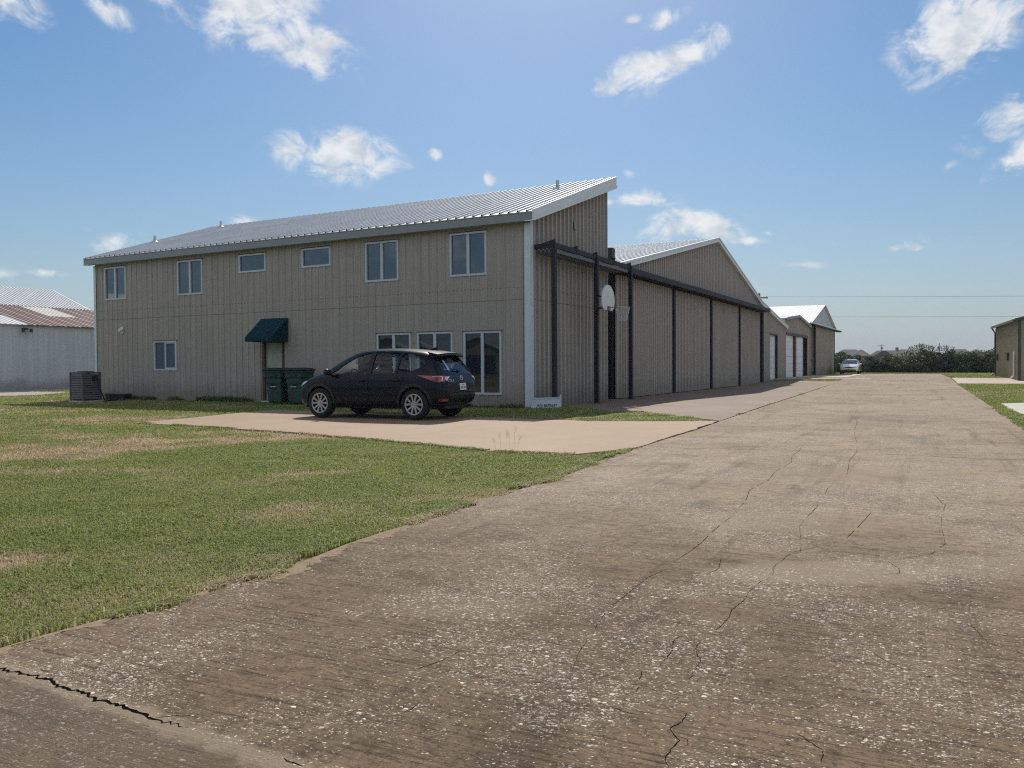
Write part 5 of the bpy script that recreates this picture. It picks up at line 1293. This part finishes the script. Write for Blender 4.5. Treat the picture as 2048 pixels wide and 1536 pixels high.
# ------------------------------------------------------------------ far background: power lines, poles, houses
for i, (p0, p1, sag, lab) in enumerate((((26.0, 88.0, 8.55), (150, 62.0, 7.9), .6, 'upper thin power line crossing the sky over the road'), ((27.5, 90.0, 6.50), (150, 66.0, 6.1), .5, 'lower thin power line crossing the sky over the road'))):
    p0, p1 = Vector(p0), Vector(p1); b = MB()
    b.tube([tuple(p0.lerp(p1, k / 24) - Vector((0, 0, sag * 4 * (k / 24) * (1 - k / 24)))) for k in range(25)], .013, 5); tag(b.build('power_line', M_WIRE), lab, 'power line', 'power lines above the road')
def pole(name, label, loc, h, arm=True, rz=0.0):
    root = thing(name, label, 'utility pole', loc, rz, 'utility poles on the skyline')
    b = MB(); b.lathe([(.15, -.3), (.11, h), (0, h)], seg=10); b.build('pole', M_POLE, root)
    if arm:
        b = MB(); b.box(-1.1, -.06, h - .55, 1.1, .06, h - .42); b.build('crossarm', M_POLE, root)
        for x in (-.95, -.3, .95):
            b = MB(); b.lathe([(.05, h - .42), (.07, h - .32), (.04, h - .24), (0, h - .22)], seg=8, T=Matrix.Translation((x, 0, 0))); b.build('insulator', M_GALV, root)
        b = MB(); b.lathe([(0, h - 1.7), (.2, h - 1.7), (.2, h - 1.0), (0, h - .98)], seg=10, T=Matrix.Translation((.32, 0, 0))); b.build('transformer', M_RAIL, root)
    return root
pole('utility_pole', 'utility pole rising between the far roofs left of the hedge gap', (126.5, 278.0, 0.2), 7.6)
pole('utility_pole', 'darker plain utility pole right of the tallest hedge tree', (147.0, 279.0, .2), 7.9, arm=False)
pole('utility_pole', 'utility pole just showing behind the slope of the hangar roof', (27.0, 88.6, .24), 8.75, rz=R(20))
M_HROOF = [mat('brown_shingle', (.085, .072, .066), .9, var=.2), mat('grey_shingle', (.10, .098, .10), .9, var=.2), mat('tan_shingle', (.13, .105, .085), .9, var=.2)]
M_BRICK = mat('pale_brick', (.30, .235, .19), .85, var=.2, vscale=6); M_BRICK2 = mat('brown_brick', (.20, .14, .11), .85, var=.2, vscale=6)
def house(label, loc, rz, wd, dp, he, hr, rm, bm_, chim=None, dormer=None, hip=.35):
    root = thing('brick_house', label, 'house', loc, rz, 'houses beyond the hedge row')
    b = MB(); b.box(-wd / 2, -dp / 2, -.3, wd / 2, dp / 2, he); b.build('wall', bm_, root)
    o = .5; k = hip * wd; r_ = MB()
    A, B, Cc, Dd = (-wd / 2 - o, -dp / 2 - o, he), (wd / 2 + o, -dp / 2 - o, he), (wd / 2 + o, dp / 2 + o, he), (-wd / 2 - o, dp / 2 + o, he)
    P, Q = (-wd / 2 + k, 0, hr), (wd / 2 - k, 0, hr)
    r_.quad(A, B, Q, P); r_.quad(Cc, Dd, P, Q); r_.quad(B, Cc, Q); r_.quad(Dd, A, P); r_.quad(A, Dd, Cc, B)
    if dormer:
        x, w_, h_ = dormer
        r_.quad((x - w_, -dp / 2 - 1.0, he), (x, -dp / 2 - 1.0, he + h_), (x, 0, he + h_)); r_.quad((x, -dp / 2 - 1.0, he + h_), (x + w_, -dp / 2 - 1.0, he), (x, 0, he + h_))
        r_.quad((x - w_, -dp / 2 - .9, he - .4), (x + w_, -dp / 2 - .9, he - .4), (x, -dp / 2 - .9, he + h_ - .1))
    ro = r_.build('roof', rm, root)
    if chim is not None:
        c = MB(); c.box(chim - .5, .6, he, chim + .5, 1.6, hr + .9); c.box(chim - .58, .52, hr + .9, chim + .58, 1.68, hr + 1.02); c.build('chimney', M_BRICK2, ro)
    for x in (-wd * .28, wd * .22):
        w_ = MB(); w_.box(x - .6, -dp / 2 - .06, .9, x + .6, -dp / 2 - .01, 2.1); w_.build('window', M_GLASSD, root)
    return root
HS = [('slate-roofed house at the left end, low hipped roof beside the hangar edge', 119.0, 286, 10.5, 6.3, 1, 1, None, None, .30),
      ('narrow house with a small peaked roof, second from the left', 125.6, 292, 6.5, 6.3, 0, 0, None, None, .45),
      ('broad brown-roofed house with a front gable and brick chimney', 133.8, 288, 13.5, 5.9, 0, 0, 2.6, (-1.6, 4.6, 2.2), .22),
      ('low house with long flat-ridged roof behind the broad gabled one', 143.0, 294, 8.5, 6.35, 1, 0, None, None, .28),
      ('tan-roofed house mostly hidden by the tallest hedge tree', 150.5, 292, 8.5, 5.7, 2, 1, None, None, .35),
      ('house with a short level ridge right of the plain pole', 158.4, 288, 8.0, 6.2, 1, 1, None, None, .22),
      ('low dark house roof between the level ridge and the right-hand peak', 163.5, 300, 8.0, 6.0, 0, 0, None, None, .38),
      ('house with a pointed roof farthest to the right', 171.5, 300, 8.5, 6.35, 0, 1, None, None, .48)]
for i, (lab, x, y, wd, top, rm, bm_, ch, do, hp) in enumerate(HS):
    house(lab, (x, y, .24), R(-24), wd, 9.0, 3.4 if top < 6.2 else 3.7, top - .24, M_HROOF[rm], (M_BRICK, M_BRICK2)[bm_], ch, do, hp)

# ------------------------------------------------------------------ foliage
def leaf_mat(name, a, b_, rough=.6):
    mm = D.materials.new(name); mm.use_nodes = True; t = NT(mm.node_tree)
    co = t.n('ShaderNodeTexCoord').outputs['Object']
    n_ = t.noise(co, 1.1, 3, .6); n2_ = t.noise(co, 9, 2, .6)
    c = t.mix(t.ramp(t.math('ADD', t.math('MULTIPLY', n_, .6), t.math('MULTIPLY', n2_, .4)), .36, .64), a, b_)
    p = t.n('ShaderNodeBsdfPrincipled', ins={'Base Color': c, 'Roughness': rough, 'Specular IOR Level': .25})
    tl = t.n('ShaderNodeBsdfTranslucent', ins={'Color': c})
    mx = t.n('ShaderNodeMixShader', ins={0: .22, 1: p.outputs[0], 2: tl.outputs[0]})
    t.n('ShaderNodeOutputMaterial', ins={'Surface': mx.outputs[0]}); return mm
M_LEAF = [leaf_mat('dark_leaf', (.060, .088, .050), (.115, .150, .080)), leaf_mat('mid_leaf', (.080, .115, .055), (.150, .190, .090)), leaf_mat('blue_leaf', (.050, .075, .060), (.090, .122, .092))]
M_BARK = mat('bark', (.07, .055, .045), .9)
def np_mesh(name, co, nper, m, parent=None):
    n = len(co) // nper; me = D.meshes.new(name)
    me.vertices.add(len(co)); me.vertices.foreach_set('co', co.astype(np.float32).ravel())
    me.loops.add(n * nper); me.loops.foreach_set('vertex_index', np.arange(n * nper, dtype=np.int32))
    me.polygons.add(n); me.polygons.foreach_set('loop_start', np.arange(0, n * nper, nper, dtype=np.int32))
    me.update(calc_edges=True); me.materials.append(m)
    o = D.objects.new(name, me); COL.objects.link(o)
    if parent is not None: o.parent = parent
    return o
def bush(label, loc, w_, h, kind, seed, name='hedge_tree', feather=0.0):
    g_ = np.random.default_rng(seed)
    root = thing(name, label, 'tree', loc, 0, 'hedge trees at the end of the road')
    tk = MB()
    for k in range(3):
        a = g_.uniform(0, 6.28); tk.tube([(0.1 * k, 0, -.2), (.25 * math.cos(a), .25 * math.sin(a), h * .3), (w_ * .25 * math.cos(a), w_ * .25 * math.sin(a), h * .7)], [.09, .07, .03], 6)
    tk.build('trunk', M_BARK, root)
    quads = []
    nc = int(26 * w_ / 3.5)
    for k in range(nc):
        zc = h * g_.uniform(.06, .86) ; e = math.sqrt(max(.12, 1 - (zc / h - .35) ** 2 / .50))
        a = g_.uniform(0, 2 * math.pi); q = math.sqrt(g_.uniform(.05, 1)) * e
        c = np.array([w_ * .46 * q * math.cos(a), w_ * .40 * q * math.sin(a), zc])
        cr_ = h * g_.uniform(.12, .22)
        n = 85; d = g_.normal(size=(n, 3)); d /= np.linalg.norm(d, axis=1)[:, None]
        P = c + d * (cr_ * g_.uniform(.55, 1.12, (n, 1))) * np.array([1.15, 1.15, .85])
        P[:, 2] = np.clip(P[:, 2], .02, h * 1.02)
        s_ = g_.uniform(.06, .14, (n, 1))
        u_ = g_.normal(size=(n, 3)); u_ /= np.linalg.norm(u_, axis=1)[:, None]; v_ = np.cross(d + .6 * g_.normal(size=(n, 3)), u_); v_ /= np.linalg.norm(v_, axis=1)[:, None] + 1e-6
        quads.append(np.stack([P - u_ * s_, P + v_ * s_ * .6, P + u_ * s_, P - v_ * s_ * .6], 1))
    if feather:
        n = int(260 * feather); a = g_.uniform(0, 6.28, n); q = g_.uniform(0, .42, n) * w_
        P = np.stack([q * np.cos(a), q * np.sin(a) * .6, h * (1.0 + .16 * g_.uniform(-1.2, 1, n) * (1 - (q / (w_ * .5)) ** 2))], 1); s_ = g_.uniform(.05, .12, (n, 1))
        u_ = g_.normal(size=(n, 3)) * [.5, .5, 1]; u_ /= np.linalg.norm(u_, axis=1)[:, None]; v_ = np.cross(u_, g_.normal(size=(n, 3))); v_ /= np.linalg.norm(v_, axis=1)[:, None] + 1e-6
        quads.append(np.stack([P - u_ * s_ * 1.6, P + v_ * s_ * .4, P + u_ * s_ * 1.6, P - v_ * s_ * .4], 1))
    np_mesh('crown', np.concatenate(quads).reshape(-1, 3), 4, M_LEAF[kind], root)
    return root
def on_line(ratio, off=0.0):
    a, b = Vector((36.2, 95.6 + off, 0)), Vector((53.5, 83.6 + off, 0)); d = b - a
    # a + k d has x/y = ratio
    k = (ratio * a.y - a.x) / (d.x - ratio * d.y); p = a + d * k; return p.x, p.y
HT = [(.403, 2.46, 3.4, 0, 'dark leafy hedge tree against the end wall of the tall hangar', 0), (.417, 2.05, 2.8, 1, 'hedge tree behind the roof of the pale gold car', 0), (.432, 1.95, 3.0, 0, 'low dark bush just right of the pale gold car', 0),
      (.446, 1.62, 2.8, 2, 'lowest bush of the hedge row, in front of the broad roof', 0), (.459, 1.9, 2.2, 0, 'small upright bush below the brick chimney', .3), (.473, 2.15, 2.9, 1, 'mid-green hedge bush left of the tall feathery tree', 0),
      (.487, 2.5, 3.0, 0, 'dark rounded bush touching the tall feathery tree', 0), (.5045, 3.22, 3.3, 1, 'tallest hedge tree with a pale feathery top', 1.4), (.520, 2.72, 2.8, 0, 'dark bush right of the tall feathery tree', .3), (.5355, 3.10, 2.3, 2, 'narrow dark pointed tree in the hedge row', .5),
      (.549, 2.55, 2.9, 0, 'dark hedge bush right of the narrow pointed tree', 0), (.563, 2.35, 2.9, 1, 'mid-green low hedge bush before the far right roofs', 0), (.578, 2.62, 2.9, 1, 'lighter green hedge tree nearest but one to the olive building', 0), (.592, 2.80, 3.0, 1, 'hedge tree at the corner of the olive building', 0)]
for i, (ra, zt_, w_, kd, lab, fe) in enumerate(HT):
    x, y = on_line(ra); hh = CAM_H + (zt_ - CAM_H) * y / 100 - .24
    bush(lab, (x, y, .24), w_ * .98, hh * (1.20 if zt_ < 2.6 else 1.10 if zt_ < 3 else .98), kd, 100 + i, feather=fe)
# a dark understorey that closes the foot of the hedge
us = []
g_ = np.random.default_rng(5)
for k in range(110):
    ra = g_.uniform(.395, .605); x, y = on_line(ra, g_.uniform(.6, 3.0)); n = 60
    P = np.array([x, y, .24]) + np.stack([g_.normal(0, .55, n), g_.normal(0, .5, n), np.abs(g_.normal(.35, .45, n))], 1)
    s_ = g_.uniform(.10, .2, (n, 1)); u_ = g_.normal(size=(n, 3)); u_ /= np.linalg.norm(u_, axis=1)[:, None]; v_ = np.cross(u_, g_.normal(size=(n, 3))); v_ /= np.linalg.norm(v_, axis=1)[:, None]
    us.append(np.stack([P - u_ * s_, P + v_ * s_ * .6, P + u_ * s_, P - v_ * s_ * .6], 1))
tag(np_mesh('undergrowth', np.concatenate(us).reshape(-1, 3), 4, M_LEAF[2]), 'dark undergrowth filling the foot of the hedge row', 'undergrowth', None, 'stuff')

# ------------------------------------------------------------------ grass
def inside(P, poly):
    x, y = P[:, 0], P[:, 1]; r_ = np.zeros(len(P), bool); n = len(poly)
    for i in range(n):
        x0, y0 = poly[i][:2]; x1, y1 = poly[(i + 1) % n][:2]
        if y0 == y1: continue
        c = ((y0 > y) != (y1 > y)) & (x < (x1 - x0) * (y - y0) / (y1 - y0) + x0); r_ ^= c
    return r_
def vnoise(P, sc, seed):
    g = np.random.default_rng(seed); T_ = g.random((64, 64)); q = P * sc; i = np.floor(q).astype(int); f_ = q - i; f_ = f_ * f_ * (3 - 2 * f_)
    a = T_[i[:, 0] % 64, i[:, 1] % 64]; b = T_[(i[:, 0] + 1) % 64, i[:, 1] % 64]; c = T_[i[:, 0] % 64, (i[:, 1] + 1) % 64]; d = T_[(i[:, 0] + 1) % 64, (i[:, 1] + 1) % 64]
    return (a * (1 - f_[:, 0]) + b * f_[:, 0]) * (1 - f_[:, 1]) + (c * (1 - f_[:, 0]) + d * f_[:, 0]) * f_[:, 1]
def fbm(P, sc, seed): return sum(vnoise(P, sc * 2 ** k, seed + k) * .5 ** k for k in range(4)) / 1.875
B1P = [F(-WF, 0), F(0, 0), F(0, 6.5), F(-WF, 6.5)]; B2P = [F(-20, 6.5), F(.3, 6.5), F(.3, 42), F(-20, 42)]; B3P = [F(-20, 42), F(0, 42), F(.3, 71), F(-20, 71)]
B6P = [E6w(-20, -30), E6w(1.5, -30), E6w(1.5, 12), E6w(-20, 12)]; GRV = [E6w(1.5, -8), E6w(5.2, -7), E6w(7.0, -3.0), E6w(5.2, .4), E6w(1.5, .4)]
B5P = [(32.5, 52), (37.4, 62.7), (50, 57), (45, 46)]
SR = [(26.9, 48.9), (31.0, 57.2), (38.0, 55.2), (60, 49), (60, 41), (33.0, 47.0)]; SS = [(12.35, 19.6), (15.0, 24.9), (16.4, 25.4), (24, 21), (20, 14.5)]
HARD = [road_poly, DRIVE, APRON, AP2, ST, B1P, B2P, B3P, B6P, GRV, B5P, SR, SS]
gr = np.random.default_rng(11)
pts, kin = [], []
def add(y0, y1, dens, x0r=-.70, x1r=.70):
    n = int(dens * (x1r - x0r) * (y1 * y1 - y0 * y0) / 2)
    y = np.sqrt(gr.uniform(y0 * y0, y1 * y1, n)); x = y * gr.uniform(x0r, x1r, n); P = np.stack([x, y], 1)
    k = np.ones(n, bool)
    for h in HARD: k &= ~inside(P, h)
    P = P[k]; pts.append(P); kin.append(np.full(len(P), y0))
add(3.2, 6, 9000, -.75, .1); add(6, 9, 5600, -.72, .15); add(9, 14, 3000, -.70, .2); add(14, 22, 1250, -.70, .72); add(22, 36, 240); add(36, 56, 70); add(56, 100, 22, .2, .70)
isl = [(1.31, 18.42), (1.73, 18.02), (3.04, 17.86), (4.56, 17.90), (4.2, 19.3), (3.2, 21.2), (2.4, 22.3), (1.9, 23.6), (.9, 24.2), (.4, 23.6), (-.6, 20.0)]
P = np.stack([gr.uniform(-1, 5, 60000), gr.uniform(17.5, 24.5, 60000)], 1); P = P[inside(P, isl)]; k = np.ones(len(P), bool)
for h in (DRIVE, APRON, road_poly, B1P): k &= ~inside(P, h)
pts.append(P[k]); kin.append(np.full(k.sum(), 900.0))
# thick fringe along the taxiway edge, and tufts along the joint
def along(poly, n, sig, side=0.0):
    poly = np.array([p[:2] for p in poly], float); L = np.linalg.norm(np.diff(poly, axis=0), axis=1); c = np.concatenate([[0], np.cumsum(L)]); s = gr.uniform(0, c[-1], n); i = np.clip(np.searchsorted(c, s) - 1, 0, len(L) - 1)
    d = np.diff(poly, axis=0)[i] / L[i][:, None]; nn = np.stack([-d[:, 1], d[:, 0]], 1); return poly[i] + d * (s - c[i])[:, None] + nn * (side + gr.normal(0, sig, n))[:, None]
fr = along(EDGE[1:], 15000, .035, .045); keep = fbm(fr, 2.6, 77) > .47; pts.append(fr[keep]); kin.append(np.full(keep.sum(), 901.0))
fr = along([(.87, 11.36), (-.18, 11.72), (-1.84, 13.29), (-4.01, 15.31), (-6.6, 17.15), (-8.4, 18.3)], 5200, .04, -.03); fr = fr[fbm(fr, 1.4, 78) > .42]; pts.append(fr); kin.append(np.full(len(fr), 901.0))
fr = along([(1.2, 11.5), (1.82, 12.05), (2.4, 13.2), (3.58, 15.68), (4.6, 17.92), (7.57, 24.26), (13.9, 37.6)], 5200, .035, 0); fr = fr[(fbm(fr, 1.1, 79) > .70) | ((fr[:, 1] < 12.3) & (fbm(fr, 2.3, 80) > .42))]; pts.append(fr); kin.append(np.full(len(fr), 902.0))
for (cx_, cy_, m_) in ((-1.93, 4.30, 34), (-1.80, 4.42, 26), (-1.44, 4.95, 34), (-1.58, 4.74, 24), (-1.02, 5.92, 22), (-.78, 6.4, 20), (.16, 8.42, 30), (-.32, 7.48, 22), (.62, 9.3, 18), (-2.05, 4.0, 18), (-2.9, 5.2, 22), (-1.9, 7.4, 20), (-3.4, 6.9, 20), (-.9, 9.2, 18)):
    m_ = m_ // 6; q = np.stack([gr.normal(cx_, .10, m_), gr.normal(cy_, .10, m_)], 1); pts.append(q); kin.append(np.full(m_, 903.0))
P = np.concatenate(pts); K = np.concatenate(kin); n = len(P); dist = np.hypot(P[:, 0], P[:, 1])
# dry patches: broad noise plus the worn band that crosses the lawn
def seg_d(P, a, b): a, b = np.array(a), np.array(b); t = np.clip(((P - a) @ (b - a)) / ((b - a) @ (b - a)), 0, 1); return np.linalg.norm(P - a - t[:, None] * (b - a), axis=1)
def dry_field(P):
    wob = (fbm(P, .5, 3) - .5) * 2.6
    b = np.exp(-((seg_d(P, (-11, 9.6), (-3.4, 14.9)) + wob) / .95) ** 2) * .78 + np.exp(-((seg_d(P, (-11, 14.2), (-4.6, 16.2)) + wob) / 1.0) ** 2) * .45 + np.exp(-((seg_d(P, (-20, 26), (-17, 31)) + wob) / 2.0) ** 2) * .4
    b += np.exp(-((seg_d(P, (-2.75, 9.55), (-2.0, 9.8)) + wob * .08) / .20) ** 2) * .8
    b += np.exp(-((seg_d(P, (-2.2, 6.9), (-1.2, 7.6)) + wob * .3) / .35) ** 2) * .35 + np.exp(-((seg_d(P, (-3.2, 5.4), (-2.4, 5.6)) + wob * .3) / .35) ** 2) * .35
    return (fbm(P, .30, 21) - .47) * 1.9 + b + (fbm(P, 1.5, 31) - .5) * 1.5 + .10
dbase = dry_field(P) - .22 * (P[:, 0] > 9)
thin = gr.random(n) < 1 - .62 * np.clip((dbase - .35) * 1.8, 0, 1)
de = np.min([seg_d(P, EDGE[q], EDGE[q + 1]) for q in range(1, len(EDGE) - 1)], 0)
thin &= ~((de < .16) & (K < 900) & (fbm(P, 3.0, 88) * .30 - .05 > de))
P, K, dist, dbase = P[thin], K[thin], dist[thin], dbase[thin]; n = len(P)
dry = np.clip(dbase + gr.normal(.06, .24, n), 0, 1)
dry = np.where(K == 900, np.clip(dry * .6 + .22, 0, 1), dry); dry = np.where(K == 901, np.clip(dry + .12, 0, 1), dry)
dry = np.where(K == 903, gr.uniform(.55, 1.0, n), dry)
clump = fbm(P, 3.2, 41)
hgt = (.010 + .036 * clump ** 1.5 + gr.uniform(0, .018, n)) * (1 - .35 * dry); hgt = np.where(K == 900, hgt * 2.0, hgt); hgt = np.where(K == 901, hgt * 1.15, hgt)
hgt *= np.where(dist > 20, 1.25, 1); hgt = np.where(K == 903, gr.uniform(.03, .08, n), hgt)
wid = .0017 + .00042 * dist; wid = np.where(dist > 20, wid * 1.5, wid) * gr.uniform(.7, 1.3, n)
a = gr.uniform(0, 2 * np.pi, n); lean = np.where(K >= 901, gr.uniform(.5, 1.7, n), gr.uniform(.2, 1.25, n))
dirv = np.stack([np.cos(a), np.sin(a)], 1); sd_ = np.stack([-np.sin(a), np.cos(a)], 1) * wid[:, None]
z0 = -.045 + np.array([0.24 * smooth(46, 60, y) if y > 46 else 0.0 for y in P[:, 1]]) + np.where(K >= 901, .022, 0)
b0 = np.column_stack([P - sd_, z0]); b1 = np.column_stack([P + sd_, z0])
mid = P + dirv * (lean * hgt * .30)[:, None]; m0 = np.column_stack([mid - sd_ * .75, z0 + .02 + hgt * .62]); m1 = np.column_stack([mid + sd_ * .75, z0 + .02 + hgt * .62])
tz = z0 + .02 + hgt * (1.05 - .35 * lean); tp_ = P + dirv * (lean * hgt)[:, None]
t0_ = np.column_stack([tp_ - sd_ * .12, tz]); t1_ = np.column_stack([tp_ + sd_ * .12, tz])
co = np.stack([b0, b1, m1, m0, m0, m1, t1_, t0_], 1).reshape(-1, 3)
def grass_mat():
    mm = D.materials.new('grass_blade'); mm.use_nodes = True; t = NT(mm.node_tree)
    at = t.n('ShaderNodeAttribute', attribute_name='dry').outputs['Fac']; rd_ = t.n('ShaderNodeAttribute', attribute_name='shade').outputs['Fac']
    co_ = t.n('ShaderNodeTexCoord').outputs['Object']
    gcol = t.mix(rd_, (.150, .195, .046), (.385, .430, .140)); gcol = t.mix(t.math('MULTIPLY', t.ramp(t.noise(co_, .8, 4), .4, .7), .4), gcol, (.42, .415, .155))
    dcol = t.mix(rd_, (.38, .295, .18), (.68, .56, .38))
    c = t.mix(t.ramp(at, .22, .72), gcol, dcol)
    p = t.n('ShaderNodeBsdfPrincipled', ins={'Base Color': c, 'Roughness': .55, 'Specular IOR Level': .3}); tl = t.n('ShaderNodeBsdfTranslucent', ins={'Color': c})
    mx = t.n('ShaderNodeMixShader', ins={0: .48, 1: p.outputs[0], 2: tl.outputs[0]}); t.n('ShaderNodeOutputMaterial', ins={'Surface': mx.outputs[0]}); return mm
M_BLADE = grass_mat()
xs = np.arange(-22, 4.01, .16); ys2 = np.arange(2.6, 36.1, .16); GX, GY = np.meshgrid(xs, ys2); GP = np.stack([GX.ravel(), GY.ravel()], 1)
gz_ = -.034 + .006 * (fbm(GP, 2.5, 9) - .5); nx_ = len(xs); ii = np.arange((len(ys2) - 1) * (nx_ - 1)); r0_ = ii // (nx_ - 1) * nx_ + ii % (nx_ - 1)
lm_ = D.meshes.new('lawn'); lm_.from_pydata(np.column_stack([GP, gz_]).tolist(), [], np.stack([r0_, r0_ + 1, r0_ + nx_ + 1, r0_ + nx_], 1).tolist()); lm_.update()
la = lm_.attributes.new('dry', 'FLOAT', 'POINT'); la.data.foreach_set('value', np.clip(dry_field(GP), 0, 1).astype(np.float32))
mm = D.materials.new('lawn_soil'); mm.use_nodes = True; t = NT(mm.node_tree); co_ = t.n('ShaderNodeTexCoord').outputs['Object']
fn = t.noise(co_, 34, 4, .7); fm_ = t.noise(co_, 9, 4, .7)
c = t.mix(t.ramp(t.n('ShaderNodeAttribute', attribute_name='dry').outputs['Fac'], .2, .75), t.mix(fm_, (.15, .165, .055), (.27, .265, .10)), t.mix(fm_, (.26, .195, .125), (.46, .365, .245)))
c = t.mix(t.math('MULTIPLY', t.ramp(fn, .5, .75), .5), c, (.42, .35, .20)); c = t.mix(t.math('MULTIPLY', t.ramp(fn, .45, .25), .6), c, (.06, .055, .03))
b = t.n('ShaderNodeBump', ins={'Strength': 1.0, 'Distance': .03, 'Height': t.math('ADD', fn, fm_)})
pb = t.n('ShaderNodeBsdfPrincipled', ins={'Base Color': c, 'Roughness': .95, 'Specular IOR Level': .1, 'Normal': b.outputs[0]}); t.n('ShaderNodeOutputMaterial', ins={'Surface': pb.outputs[0]})
lm_.materials.append(mm); lo_ = D.objects.new('lawn', lm_); COL.objects.link(lo_); struct(lo_)
go = np_mesh('grass', co, 4, M_BLADE)
for nm, val in (('dry', np.repeat(dry, 2)), ('shade', np.repeat(gr.random(n), 2))):
    at = go.data.attributes.new(nm, 'FLOAT', 'FACE'); at.data.foreach_set('value', val.astype(np.float32))
tag(go, 'mown lawn grass, green with dry straw-coloured patches', 'grass', None, 'stuff')
print('blades', n)

# straggling weeds at the foot of the front wall
wp_, wh = [], []
for (xa, xb, nn_, hh) in ((-15.6, -14.9, 40, .16), (-14.0, -11.2, 260, .20), (-18.9, -16.5, 130, .16), (-8.0, -4.0, 160, .14), (-.9, -.2, 60, .14), (-2.6, -.9, 90, .10)):
    for _ in range(nn_):
        q = F(gr.uniform(xa, xb), -gr.uniform(.03, .28)); wp_.append((q.x, q.y)); wh.append(hh * gr.uniform(.4, 1.5))
wp_ = np.array(wp_); wh = np.array(wh); m_ = 7
P = np.repeat(wp_, m_, 0) + gr.normal(0, .03, (len(wp_) * m_, 2)); hh = np.repeat(wh, m_) * gr.uniform(.4, 1, len(P)); a = gr.uniform(0, 6.28, len(P)); d2_ = np.stack([np.cos(a), np.sin(a)], 1); sd_ = np.stack([-np.sin(a), np.cos(a)], 1) * (.012 + .03 * hh)[:, None]; le = gr.uniform(.1, .8, len(P))
zz = np.full(len(P), -.04); md = P + d2_ * (le * hh * .4)[:, None]
co = np.stack([np.column_stack([P, zz]), np.column_stack([md - sd_, zz + hh * .6]), np.column_stack([P + d2_ * (le * hh)[:, None], zz + hh * (1.1 - .3 * le)]), np.column_stack([md + sd_, zz + hh * .6])], 1).reshape(-1, 3)
tag(np_mesh('weeds', co, 4, M_LEAF[1]), 'dark straggling weeds along the foot of the front wall', 'weeds', None, 'stuff')

# wiry seed stalks where the drive meets the lawn
tw = thing('tall_weed', 'thin dry weed stalks standing where lawn meets the drive', 'weed', (-.05, 12.05, 0))
M_STALK = mat('dry_stalk', (.22, .19, .11), .8)
for (dx, dy, h_, le) in ((-.12, 0, .24, -.02), (-.05, .05, .30, .02), (.02, -.02, .26, -.03), (.07, .03, .34, .03), (.12, .02, .2, .05), (-.2, .08, .16, -.03)):
    b = MB(); b.tube([(dx, dy, -.04), (dx + le * .4, dy, h_ * .5), (dx + le, dy, h_)], [.0014, .0011, .0008], 5)
    for k in range(5): b.tube([(dx + le * (.6 + .1 * k), dy, h_ * (.68 + .07 * k)), (dx + le + (.02 if k % 2 else -.02), dy + .01, h_ * (.76 + .07 * k))], [.0009, .0022], 4)
    b.build('stalk', M_STALK, tw)

# ------------------------------------------------------------------ light summer haze
hz_ = MB(); hz_.box(-1600, -300, -1.1, 1600, 1900, 12.0)
hm = D.materials.new('haze'); hm.use_nodes = True; t = NT(hm.node_tree)
pv = t.n('ShaderNodeVolumePrincipled', ins={'Color': (.78, .87, 1.0, 1), 'Density': .00016, 'Anisotropy': .35})
t.n('ShaderNodeOutputMaterial', ins={'Volume': pv.outputs[0]})
ho = hz_.build('haze', hm); ho['kind'] = 'stuff'; ho['label'] = 'thin pale summer haze over the whole place'; ho['category'] = 'haze'
